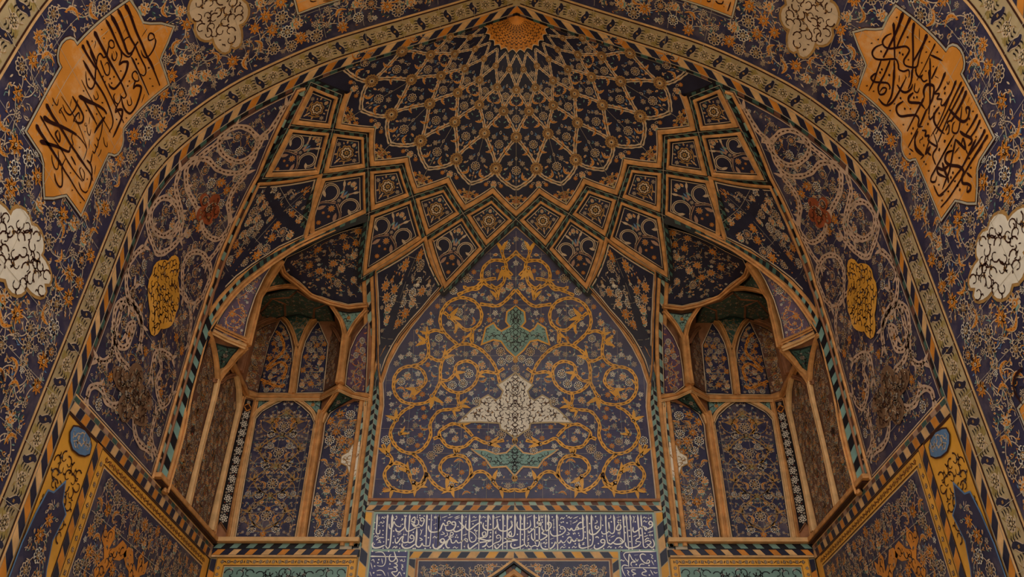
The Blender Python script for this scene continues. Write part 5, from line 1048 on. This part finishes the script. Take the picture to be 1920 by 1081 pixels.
    for i in range(0, n-5, 3):
        k = (i//3) % 2; g.add([f0[i], f0[i+3], f1[min(i+5, n)], f1[min(i+2, n)]], [[0, 1, 2, 3]], ('teal' if i < 84 else 'teal_dark') if k else 'dark')
    g.build('tiles', ar, mir)

# ================================================================== the writing: every stroke of the pen as it stands on the tiles
def pen(o, inv, frames, col, layer, mirror_x=False, wk=1.0):
    """frames: (ox, oy, k, text); text = strokes 'w x,y x,y ...' separated by ';' - 'd' diamonds, 'h' small hooks, 'a' tall tapering strokes"""
    for ox, oy, k, txt in frames:
        e = inv([(ox+50, oy+50), (ox+54, oy+50), (ox+50, oy+54)]); mpp = (np.linalg.norm(e[1]-e[0])+np.linalg.norm(e[2]-e[0]))/8
        for st in txt.split(';'):
            tk = st.split()
            if not tk: continue
            kind = 'n'; w = tk[0]
            if w[0] in 'dhas': kind, w = w[0], w[1:]
            w = float(w)/k*mpp*wk; pts = [tuple(map(float, q.split(','))) for q in tk[1:]]; uv = inv([(ox+x/k, oy+y/k) for x, y in pts])
            if kind == 'd':
                for q in uv: o.poly(circ(w*.62, 4, q, .5), col, layer)
            elif kind == 'h':
                for q in uv: o.poly(circ(w*.4, 6, q), col, layer); o.stroke(np.array([q, q+[w*.5, w*.2], q+[w*.45, w*.9]]), [w*.5, w*.35, w*.08], col, layer)
            else:
                p = smooth(uv, 6) if len(uv) > 2 else dens(uv, .05, False); t = np.linspace(0, 1, len(p))
                if kind == 'a': ww = w*np.interp(t, [0, .05, .22, 1], [.25, 1.15, .8, .5])
                elif kind == 's': ww = w*(.55+.45*(1-t))
                else: ww = w*np.interp(t, [0, .12, .85, 1], [.5, 1, .85, .3])
                o.stroke(p, ww, col, layer+.02*(len(p) % 5))
invB = lambda mir: (lambda L: np.array([(q[1], sz(q[2])) for q in [onBarrel(p) for p in L]]))
LEFT = [(150, 0, 8.317, "a62 680,50 760,200 860,480 950,680 1020,850 1090,960 1140,1081;18 770,210 825,265;a52 570,130 650,290 760,560 850,720 910,860 950,930;a62 460,220 560,400 660,640 700,760 740,830 800,800 850,700 890,640;26 660,640 700,590 770,560;a48 380,290 470,460 560,660 620,780 680,850 740,880 790,840 800,780;a70 200,480 280,640 380,830 450,980 520,1081;a44 80,620 160,790 220,920 245,970;a60 10,690 80,830 200,1020 240,1081;28 520,700 500,640 460,620 430,660 440,720 480,745 515,720 515,680;32 435,690 410,800 400,860 350,890 320,850 290,830 255,880 240,980 235,1050;30 1150,590 1130,530 1080,510 1050,560 1060,620 1110,610 1150,580;32 1155,590 1165,650 1130,760 1070,850 1010,890 960,850 935,770;16 1030,440 950,560;14 410,480 375,540;14 690,450 645,520;16 475,850 480,910 520,940 555,880 540,800;12 500,790 525,860;30 620,790 630,880 600,970 590,1010;44 590,1010 650,960 720,965 715,1040 700,1081;d24 355,590 320,455 170,635;h22 535,500 165,640;12 215,630 225,670 200,750;24 780,880 820,960 870,1081;d34 858,915 893,980 1055,1050"),
 (150, 90, 6.756, "s30 840,110 920,270 1000,470;22 700,0 770,150 815,240 820,310 790,345 750,320;a30 640,110 760,360 860,590;36 535,165 590,175 580,260 540,360 480,450 420,510 370,490 345,440;a30 300,60 420,270 500,420 560,560 570,600 540,630 500,600;a38 20,150 150,380 280,580 360,760 400,900 390,990 350,1060;a32 110,20 180,200 300,450 440,740 540,945;26 210,90 190,200 180,300 170,430 150,490 115,515 75,470 60,380 55,290;20 240,150 270,230 310,330 350,330 360,250 330,180 295,215;22 720,330 690,290 655,310 650,360 685,410 730,405 725,340;34 660,515 700,470 760,490 745,590 700,720 640,810 600,820 550,770 520,690 510,600;24 690,400 670,470 660,515;20 430,570 410,610 430,680 470,700 500,640 495,570;24 470,700 440,760 430,815;40 430,815 470,780 520,785 510,880 470,980 430,1070 400,1130;a48 0,620 60,670 140,700 220,730 290,780 320,835;38 300,870 230,960 170,1055;14 0,400 100,600 220,800 340,1010;16 0,600 60,720 130,860 200,960;d26 275,355 300,425 365,385 415,360 385,440 610,415 590,475 700,140 725,190 97,393;h26 860,240 870,380 905,475 265,690 190,830 60,790 445,900 570,880 500,285 25,540;14 805,580 765,690;16 390,60 400,130 430,150 455,80 435,30;16 150,590 180,650 215,620 190,540;16 580,650 600,720 640,700 625,610;14 250,150 265,190"),
 (50, 180, 7.72, "14 480,0 600,180 720,400 800,600 850,760 820,880 800,930;36 640,0 700,100 760,200 800,290 785,370 730,390 660,350;26 720,50 690,160 640,240 600,270 540,220 500,120;26 655,370 680,300 735,240 745,330;a60 730,0 860,60 960,110 1080,180 1135,245;24 800,60 880,180 950,310 1000,430;16 960,120 1060,290 1160,460 1200,540;a62 255,110 300,190 350,280 430,400 520,540 620,710 740,880 850,1050;a30 170,280 240,400 330,560 450,730 540,880 650,1060;a66 215,300 330,380 480,440 620,510 700,560;18 700,560 760,620 820,700 850,760;a62 110,410 170,520 250,640 350,790 430,920 470,1000;a56 165,650 280,690 420,730 520,780 590,800 610,730;20 640,540 630,600 650,680 640,720;32 430,490 395,540 410,590 450,660 460,590 440,500;18 490,160 450,220 470,250;18 470,200 520,290 560,370;20 340,850 350,950 390,1050 430,1040 440,900 430,780;a40 1110,310 960,530;22 1080,370 1060,520 1020,640 990,600;24 1020,640 1000,740 960,690;22 995,740 960,820 930,790;24 930,830 900,960 850,920;22 900,960 930,1080;16 1090,590 1110,700 1145,730 1145,660;14 1060,770 1045,820 1010,880;14 630,40 605,150;14 895,300 880,410;14 890,620 880,760;30 620,870 655,930 690,1000;h26 350,130 840,210 990,260 820,510 740,740 1070,90;12 830,380 820,420 850,430 845,385;16 850,440 860,520 890,565 910,480;16 350,20 380,90 420,130 440,40"),
 (50, 290, 7.72, "28 380,270 400,380 450,460 490,440 495,300 490,170 545,40;a34 440,60 520,220 600,340 720,540 820,670;22 520,0 600,140 700,280 790,390;30 700,0 800,130 900,270 940,380;20 770,180 745,220 780,340 805,365 815,270 780,195;34 850,80 900,130 925,230 910,380 870,500;22 730,390 770,500 830,545 870,510;14 980,150 960,290;d26 855,350;h26 610,260 635,510 755,690")]
RIGHT = [(1610, 10, 7.72, "a48 520,240 530,450 535,700 540,760;a60 660,90 600,270 540,420 440,620 370,750;12 540,440 575,490;12 620,280 610,360;a48 770,160 690,330 600,520 570,600;34 490,400 410,440 360,520 390,590 470,620 600,600 700,590 750,640 720,710 670,790 690,860 780,890 860,880 890,760 920,660 955,600;34 360,555 260,600 210,680 250,760 350,780 500,770 560,780 590,850 600,920 670,950 740,930 750,1000 740,1040;a52 820,240 800,400 805,700 800,900 790,1050;12 830,430 855,480;a56 1010,410 950,560 860,720 810,800;12 895,330 895,510;a26 1130,545 1060,690 960,900 860,1081;36 1050,760 1055,1081;36 1060,715 1235,800;a40 1160,880 1070,1060;30 340,790 240,1060;32 470,790 360,1060;34 530,790 535,1081;20 260,970 200,1020 210,1070;28 850,890 850,980 890,1030 950,1000;20 690,1000 700,1060;d38 340,660 610,680 655,705 725,455 350,920 325,965 460,1005;h32 205,540 300,485 570,165 1045,520 1000,670 1160,670 740,780 935,825 1105,880 995,945"),
 (1610, 130, 6.756, "30 230,40 170,100 210,150 300,160 380,170 410,220 400,250;24 245,20 210,130 140,270;28 370,0 290,150 260,230 280,310 340,300 365,240 320,230 280,280;34 460,0 455,150 430,330 370,440;32 265,365 320,430 380,450 450,400 530,270 620,90;32 500,190 560,270 620,285 680,240 700,180;28 690,0 680,150 640,250;14 530,70 525,160;24 730,0 760,70 800,100 830,60;24 800,100 840,150 890,130;20 730,170 720,260 760,290 790,230;38 710,290 650,350 660,410 740,420 800,430 860,500;a36 850,350 740,560 630,780;36 880,500 800,690 780,720;34 580,400 500,460 500,540 550,590 650,580 740,580 780,630 770,720 830,720;24 770,740 640,990;a44 910,0 920,200 920,400 905,570;38 850,350 840,270 870,200 920,190 970,220 960,340 930,420 880,520;a42 1120,30 1040,220 970,310;24 970,310 1040,310 1010,370 1070,380 1060,440 1100,440 1216,240;24 1000,0 940,120;24 905,580 920,630 960,590 970,540;34 1040,470 980,560 970,650 1020,740 1100,810;20 1216,230 1050,640 930,850;30 770,780 730,880 750,990 820,1060;30 820,770 870,780 860,840 910,840 900,900 1000,970 1010,940 960,790;24 920,880 860,1060;14 820,850 830,870 790,900 800,940;18 660,1000 710,1035;22 985,85 1030,110;d32 285,35 400,65 545,360 715,355 755,350 600,495 705,745 685,808 895,690 843,960 1105,240 1110,300 1105,910 1040,1010;h28 120,200 205,270 470,430 415,515 675,495 585,695 980,465 1040,550"),
 (1730, 150, 7.72, "a44 510,0 420,220 330,380;a40 590,20 500,200 380,450 210,780;a42 620,90 530,270 400,520 240,900;a56 660,150 590,320 480,520 430,600;26 590,380 570,560 540,720 500,770 450,740 460,640 490,600;40 400,410 440,460 540,560 610,600 670,560 700,450 690,400 650,410 660,490;24 380,640 390,600 450,580;26 350,730 400,650 400,750 370,790;34 190,480 190,600 250,700 340,780;a46 820,490 740,640 650,780;a46 860,570 790,720 710,830;42 560,740 620,790 720,840 730,900 680,950;a50 930,710 860,850 700,1081;a46 970,790 880,930 780,1081;22 480,790 320,1070;22 500,850 480,1000;38 500,860 580,940 640,990 610,850 580,930;24 640,990 680,1081;24 550,970 480,1060;16 370,1060 410,1030 460,1020;26 130,960 100,1030 60,1081;14 700,250 670,330;12 740,320 710,370;14 1,1 2,2;d30 700,560 670,640 345,880 260,1000 435,950;h28 755,450 870,690 800,820 265,485 195,380;16 370,20 390,60 410,10;d26 350,100 345,190"),
 (1700, 260, 6.756, "a34 900,0 740,330 640,470 520,640 430,720;a34 990,60 850,270 720,490 560,740 450,870;26 590,0 480,200 390,370 330,480 330,540 380,540 400,470;34 600,150 530,180 505,270 560,330 680,350 740,410 720,490 730,560 790,570 830,600 820,650 785,670 790,600;30 640,0 600,200 560,400 520,510 470,640;36 470,300 500,400 540,500 550,560;34 550,340 480,390 410,370 420,440 520,490;24 360,590 400,680 430,720 490,700;36 120,0 130,120 180,180 240,210;20 240,210 190,260;28 320,90 290,170 330,210;24 410,100 350,200 370,290 390,330;28 780,430 850,490;18 55,125 105,165;24 250,200 300,100;d30 430,140 500,30 605,430 580,490 665,590 693,645;h28 240,290 265,320 300,405 430,580 690,240 835,365 815,245 635,535 550,665 470,780 60,190")]
def cartouche(outline, mir, label, frames, nm='calligraphy_cartouche', seed=0):
    c = outline.mean(0); root = empty(nm, BARREL.P([c])[0], mir); tag(root, label, 'cartouche', None)
    g = MB(); o = Orn(BARREL); o.area(inset(outline, -.045), 'umber', .5, .12); o.area(inset(outline, -.033), 'rim_grey', 1.5, .12); o.area(inset(outline, -.008), 'umber', 2, .12); o.area(outline, 'cartouche_gold', 2.8, .1); joints(o, outline.min(0), outline.max(0), .78, .62, .007, outline=outline, off=(.3, .5), layer=3.2); o.flush(g); g.build('ground', root, mir)
    if frames:
        g = MB(); o = Orn(BARREL); inv = (lambda L: (lambda A: A)(np.array([(q[1], sz(q[2])) for q in [onBarrel(p) for p in L]]))); pen(o, inv, frames, 'letter_dark', 5, wk=.84)
        o.flush(g); g.build('lettering', root, mir)
mat('letter_dark', h('2a0f12'), .15, .35)
cartouche(CART, False, 'golden cartouche with dark Arabic lettering on the left flank of the soffit', LEFT)
cartouche(CART, True, 'golden cartouche with dark Arabic lettering on the right flank of the soffit', RIGHT)
cartouche(CLOW, False, 'orange cartouche tip cut by the left edge of the photo, above the low olive border', [(0, 540, 4, "12 2,615 8,640 14,690;h9 4,730 2,770")])
cartouche(CLOW, True, 'orange cartouche tip cut by the right edge of the photo, below the white medallion', [(1600, 540, 4, "14 1281,600 1240,640 1215,700 1225,780 1281,870;10 1255,745 1281,735;h8 1270,590 1185,680 1262,690 1262,905")])
topo = np.array([CTOP[0], (CTOP[0][0], STOP), (5.8, STOP), (5.8, CTOP[0][1])])
for mir, frames in ((False, [(320, 0, 4, "12 1040,0 1062,8 1090,2"), (560, 0, 4, "9 180,3 240,1")]), (True, [(1280, 0, 4, "13 185,0 200,8 215,0;13 250,0 270,20 300,22 310,0;11 365,10 345,70 340,75;h9 315,45")])):
    cartouche(topo, mir, 'orange cartouche over the crown of the arch, %s half' % ('right' if mir else 'left'), frames)

FR1 = [(690, 955, 9.65, "a30 170,85 160,300 150,400 170,440 210,430 220,370;18 205,130 205,190;14 245,165 270,135 290,165 315,140 300,120;14 210,255 240,225 260,250 295,225 270,205;d24 125,237 115,352 107,440 200,290 273,298 275,380 270,455;14 110,505 140,475 165,500 190,485 165,465;22 150,555 210,510 295,510;14 170,605 200,590 235,600 215,570 195,560 230,545;28 100,590 80,640 110,690 190,690 260,665 310,640;a34 360,90 345,300 330,640;a34 445,90 430,300 410,560 390,670 350,700 320,650;20 385,260 385,310 400,345 440,320 470,220 490,260 530,300 590,310 600,260;18 460,130 475,190;16 500,130 520,120 520,160 490,180 510,190;26 500,340 520,390 570,400 640,350 660,310;a30 680,130 670,280 690,370 720,395 800,370 870,330 940,320;18 610,160 630,180 600,200;14 655,100 665,130 680,110 695,130 705,100;a30 760,90 745,300 725,580;22 780,200 820,150 850,140 850,200 830,260 860,290 910,270 915,200 870,170;22 780,210 830,230 860,240;a28 900,90 890,160;22 790,240 830,300 880,310;22 930,270 970,300 1000,260 1020,190 985,150 950,180 970,210 1010,200;d26 940,108 940,150 1018,120;a34 1070,90 1060,300 1050,640;22 535,440 600,410;22 540,465 605,435;24 495,520 495,580 520,610 560,570 600,510 640,490 620,560 650,600 720,590 760,600 820,570 835,500 790,460 760,500 790,530 830,510;d26 650,455 685,455 822,412 470,485 455,600 465,388 628,268 540,515;a30 885,320 880,500 870,640 920,680 960,650 980,610 1000,650 1040,660 1090,660 1120,630 1140,400 1150,90;28 620,610 620,660 670,700 760,690 820,650 860,620;16 670,655 715,630;16 950,360 970,400 945,470;14 1000,350 970,400;18 930,510 985,545 935,565;d28 820,705 853,705 575,625 370,545 1095,510 1030,478 1035,705 1130,690;16 440,705 480,670 500,695 530,675 500,660;d22 575,700 285,585 118,628 275,700;26 1100,290 1100,350 1130,400 1200,410 1290,390 1340,340;a28 1290,90 1275,400 1262,730;18 1185,280 1250,250;14 1200,120 1205,160 1225,120 1230,165 1250,115;16 1165,180 1175,200;d26 1225,340 1110,180;14 1170,520 1210,485 1235,515 1260,490;26 1180,620 1180,670 1220,710 1290,695 1350,650;24 1320,540 1300,570 1340,580;16 1310,130 1320,190"),
 (820, 955, 9.65, "a30 35,90 25,300 10,700;14 55,140 62,200;18 85,150 185,115;18 190,155 280,125;20 310,150 405,110;20 320,175 410,140;24 0,395 60,350 85,290 110,250 140,290 190,280 240,240 215,210 180,240 210,270 240,250;26 150,310 160,370 220,385 290,360 330,290 320,230 270,230 270,270 320,280;26 300,350 310,395 370,395 450,350 480,310 430,260 390,210;a32 450,90 445,300 440,500 435,725;16 475,120 490,180;26 520,250 510,320 550,370 610,350 700,280 790,230 795,270;a28 585,90 580,300 575,470 590,560 630,590 690,560 700,490 650,430 590,390;18 610,220 730,185;14 640,150 665,125 685,150 715,130;d26 135,200 375,310 520,133 520,220 645,262 225,95;a30 770,90 760,300 750,725;16 785,120 800,170;14 815,150 840,125 860,150 885,130;a30 920,90 915,300 905,450 870,500 820,490;16 940,110 965,190;a30 1010,90 1010,300 1000,725;14 1030,120 1040,170;26 835,240 830,310 870,360 960,370 1050,340 1090,270 1080,190 1100,180;18 1050,150 1145,120;d26 880,292 963,270 965,420 878,210 1135,190 1222,295;16 60,455 130,440 85,400;16 130,490 185,460 175,410;22 210,480 220,510 240,490;18 230,450 250,410 290,430 270,470 230,460 250,500 300,490;24 50,590 90,600 130,570 110,530 70,540 60,570;26 0,700 70,650 130,600 135,560;26 170,560 150,620 180,690 230,690;a24 170,640 190,560 240,530 260,600 310,600 340,560 370,600 410,600 440,570 500,550 540,590 545,540 500,530 450,580;18 465,470 545,440;d26 332,500 370,505 350,465 490,670 112,700;14 280,700 320,675 345,700 375,680;16 690,350 670,380 730,380 700,400 690,440;16 700,430 720,460;26 560,620 560,680 590,710 660,660 730,610 820,590 920,580 980,570;26 730,520 810,540 900,560 990,545;24 730,520 800,510 870,500;22 850,400 815,430 830,480 875,460 870,410 840,400;26 810,680 870,650 910,570;18 895,640 930,680 980,660 1040,610 1130,570 1150,500 1110,460 1070,490 1090,520 1145,500;24 1040,640 1050,690 1090,700 1150,640 1230,590 1320,570;16 655,715 715,690;16 1060,390 1050,430 1075,425;16 940,480 970,490 930,520;d26 870,710 1100,635 1225,670 620,515;26 1100,260 1100,330 1140,380 1230,390 1310,350 1345,290;a32 1185,90 1190,300 1180,725;a32 1270,90 1265,300 1260,725;14 1205,120 1215,190;14 1285,120 1295,180;24 1210,520 1280,540 1350,545;22 1340,390 1300,420 1290,470 1350,480"),
 (950, 955, 9.65, "26 0,380 60,350 100,290 80,210 110,240;a30 150,90 150,300 145,440 110,490 40,490;14 20,120 30,180;14 55,110 60,150 80,120 85,155 100,110;22 75,390 40,430 60,480 90,450 75,400;26 0,520 80,540 205,550;26 0,580 80,575 150,560 205,550;a30 245,90 250,300 245,720;14 262,120 275,200;16 165,120 178,190;a30 322,90 320,300 325,470 320,600 360,670 400,630;24 195,220 185,290 215,350 290,365 370,345 430,290 425,190;18 365,150 460,110;d26 282,260 282,450 195,450 375,250 443,350 290,545 535,150;24 390,380 400,420 440,390 500,340 600,300 620,250 570,220 550,250 590,280;a30 497,90 505,300 510,560 530,630;a30 580,90 590,300 590,520 590,620 560,670 520,650 480,660 440,680 410,650;14 600,120 605,170;14 620,100 625,150 645,115 650,150 670,100;d28 640,190 645,230;18 365,490 420,460;26 450,430 455,520 500,560 590,560 680,520 730,470 640,430 690,390 720,400;a30 705,90 705,250 705,380;24 640,290 640,350 680,385 750,370 800,310 800,250 750,230 740,270 790,280;a30 755,90 760,300 765,735;14 770,120 780,180;22 790,380 800,440 850,480 930,470 1010,440 1060,380 1030,320 980,310 980,350 1040,350;d26 545,450 825,135 850,260 965,400 955,285;16 820,200 870,180;16 835,330 880,320;a14 850,160 850,380;a32 905,90 910,300 920,735;14 930,130 940,200;26 85,600 75,660 120,700 200,690 290,650 330,620;16 275,720 320,695;18 380,510 400,540 370,560;d28 405,715 440,710 553,715 145,640 393,605;24 625,600 620,660 660,710 740,720 820,690 860,640 880,590 900,610 960,600 980,560 1010,600 1050,590 1090,540;16 650,620 680,590 700,625 730,600 705,585;d26 715,550 700,670 820,605 1015,490;18 790,540 860,515;24 1090,540 1130,500 1170,520 1150,600 1120,600 1095,560;24 1170,510 1200,570 1240,570 1270,530 1300,570 1350,560;16 845,720 890,695;14 965,710 1005,670 1030,690 1075,670;16 970,180 1000,145 1020,170 1050,140;16 1100,160 1130,130 1150,160 1185,135;d28 988,235 1022,225 1092,243 1085,115 1130,690 1240,620 1045,640;18 1205,165 1295,125;18 1190,250 1280,210;16 1140,210 1180,210;a14 1160,215 1160,280;24 1095,340 1140,375 1170,340 1200,380 1240,370 1270,300 1310,250 1350,240;22 1265,300 1300,350 1350,340;16 1080,460 1135,440 1100,410;14 1200,420 1210,450 1230,420 1250,450;14 1180,700 1215,665 1240,690 1275,670;d24 1300,430 1315,470 1325,160;20 1310,600 1310,680 1350,690"),
 (1080, 955, 9.1, "20 0,350 50,330 20,280 70,220 130,230;16 0,190 30,185;18 60,340 110,320 160,290;a28 110,90 120,300 125,470 100,525 50,520 0,510;a28 180,90 190,300 205,680;a28 262,90 265,300 290,480 270,600 200,640;14 130,130 140,185;14 195,120 205,170;14 285,120 295,190;24 235,340 230,400 280,430 340,410 390,360 420,300 415,90;22 345,270 325,300 350,330 385,310 370,280;d26 335,120 230,240 155,385 160,487 240,520 455,270 602,210;16 315,240 360,220 350,180;14 430,120 445,190;a26 505,90 510,300 530,520 560,590;20 435,370 450,410 500,415 560,370 570,300 560,210;a26 640,90 655,250 650,380 610,410 570,370 550,220;16 550,160 590,140 590,100;16 655,120 675,180;16 690,140 760,120;d28 720,185 757,185;24 700,210 740,240 765,300 740,350 690,340 700,290 740,240 770,220;a26 800,90 815,300 825,520 790,560 750,520;14 820,120 830,185;a26 850,90 870,300 900,690;14 875,120 885,180;a26 920,90 935,300 960,690;14 945,130 950,190;14 970,110 990,150 970,230;14 1010,110 990,150;24 975,300 970,360 1000,385 1060,350 1120,300 1160,280;a26 1050,90 1060,240 1075,400 1080,480 1040,500 1020,540 1080,550 1110,560;a26 1105,90 1120,300 1140,500 1150,620 1190,650 1240,610;24 1155,280 1180,340 1200,350 1200,310 1160,290;24 1190,330 1250,320 1300,280 1300,230 1270,200 1240,230 1260,260 1300,250;14 1140,155 1165,125 1185,150 1210,130;14 1145,215 1170,190 1190,215 1220,195;d26 1235,155 1270,140 1010,210 905,357 915,457 920,550 835,295 840,395;18 1225,395 1320,365;18 1160,465 1230,440;18 975,465 1045,435;20 550,460 590,435;18 590,475 660,445;14 715,380 720,420 735,390 745,425 755,370;24 620,560 680,590 760,585 800,550 760,490 700,490 640,560;24 330,480 360,465 390,490;24 530,560 590,590 640,550 ;24 320,600 310,650 350,675 420,650 480,600 490,530 450,510 420,540 450,570 490,550;24 70,600 60,640 110,660 200,640;16 100,600 140,595 115,575 150,560;d24 380,582 570,525 450,455 470,665 675,655 1020,575 1105,655 1085,695 775,715;16 235,680 285,655;14 535,655 570,625 590,655 612,630;14 725,650 760,625 780,655 800,630;24 840,560 850,620 900,655 980,650 1060,620 1105,570;20 1170,560 1230,530 1280,560 1240,600 1200,590;18 1170,530 1210,490 1250,500;22 1240,610 1290,650 1330,620 1330,560 1300,500;d28 1260,438 1297,438 1175,405 1105,440 1320,680")]
VS1 = [(690, 1025, 14.64, "a40 70,260 300,262 600,268 1050,272;26 200,155 300,140 400,150 460,220 490,330 470,450 420,520 330,530 250,510;34 720,130 750,230 760,310 700,390 620,390 585,320 600,240 640,200;30 770,280 810,370 790,430 710,450;30 720,450 790,480 800,540 700,550;30 710,560 790,590 790,670 660,690 680,740 760,810 820,760 870,690 930,810;26 380,320 405,465;22 80,430 125,605;22 100,380 150,345 180,430;d44 300,350 275,435 185,530 125,120 570,120 850,125 605,470 158,712 995,725 1035,120;18 880,350 910,390 930,345 960,400 1010,390 1000,320;22 910,480 960,500 930,530 970,550 920,590 960,655;22 565,600 695,600;20 570,565 575,630;22 250,770 380,768;20 250,740 260,800;26 240,660 340,640 420,680 480,800;22 55,680 100,810;22 545,700 575,810")]
VS2 = [(1155, 1025, 14.64, "a36 1090,130 700,130 400,145 260,160 210,220 260,330 330,420 345,540;30 345,545 345,380 360,200 400,260 450,350 530,415 430,420 410,490 450,540;24 120,390 150,355 200,390 230,360;22 500,230 610,215;24 530,320 575,395 610,330;34 820,230 740,195 670,220 670,300 740,400 820,450 900,440 920,390 870,360 830,440;22 930,200 1000,240 970,290 1020,320 980,320;26 970,370 1040,505;d44 1070,385 555,485 905,510 150,120 915,775 680,25;a32 1140,580 700,572 230,580;26 780,480 700,470 650,500 650,560;28 330,520 220,500 165,560 190,680 260,810;26 300,640 350,690 320,720 370,800;28 540,630 440,630 440,680 540,740 460,760 480,810;30 740,590 830,670 730,700 720,760 840,800;26 940,630 1020,780;22 1030,680 1080,720 1140,700")]
invF = lambda L: np.array([(q[0], q[2]) for q in [onY(p, 13.385) for p in L]])
g = MB(); o = Orn(FB); pen(o, invF, FR1, 'letter', 3); o.flush(g); g.build('lettering', froot)
for fr_, rt in ((VS1, [r_ for r_ in SC.objects if r_.name == 'inscription_border'][0]), (VS2, [r_ for r_ in SC.objects if r_.name == 'inscription_border.001'][0])):
    g = MB(); o = Orn(FB); pen(o, invF, fr_, 'letter', 3); o.flush(g); g.build('lettering', rt)
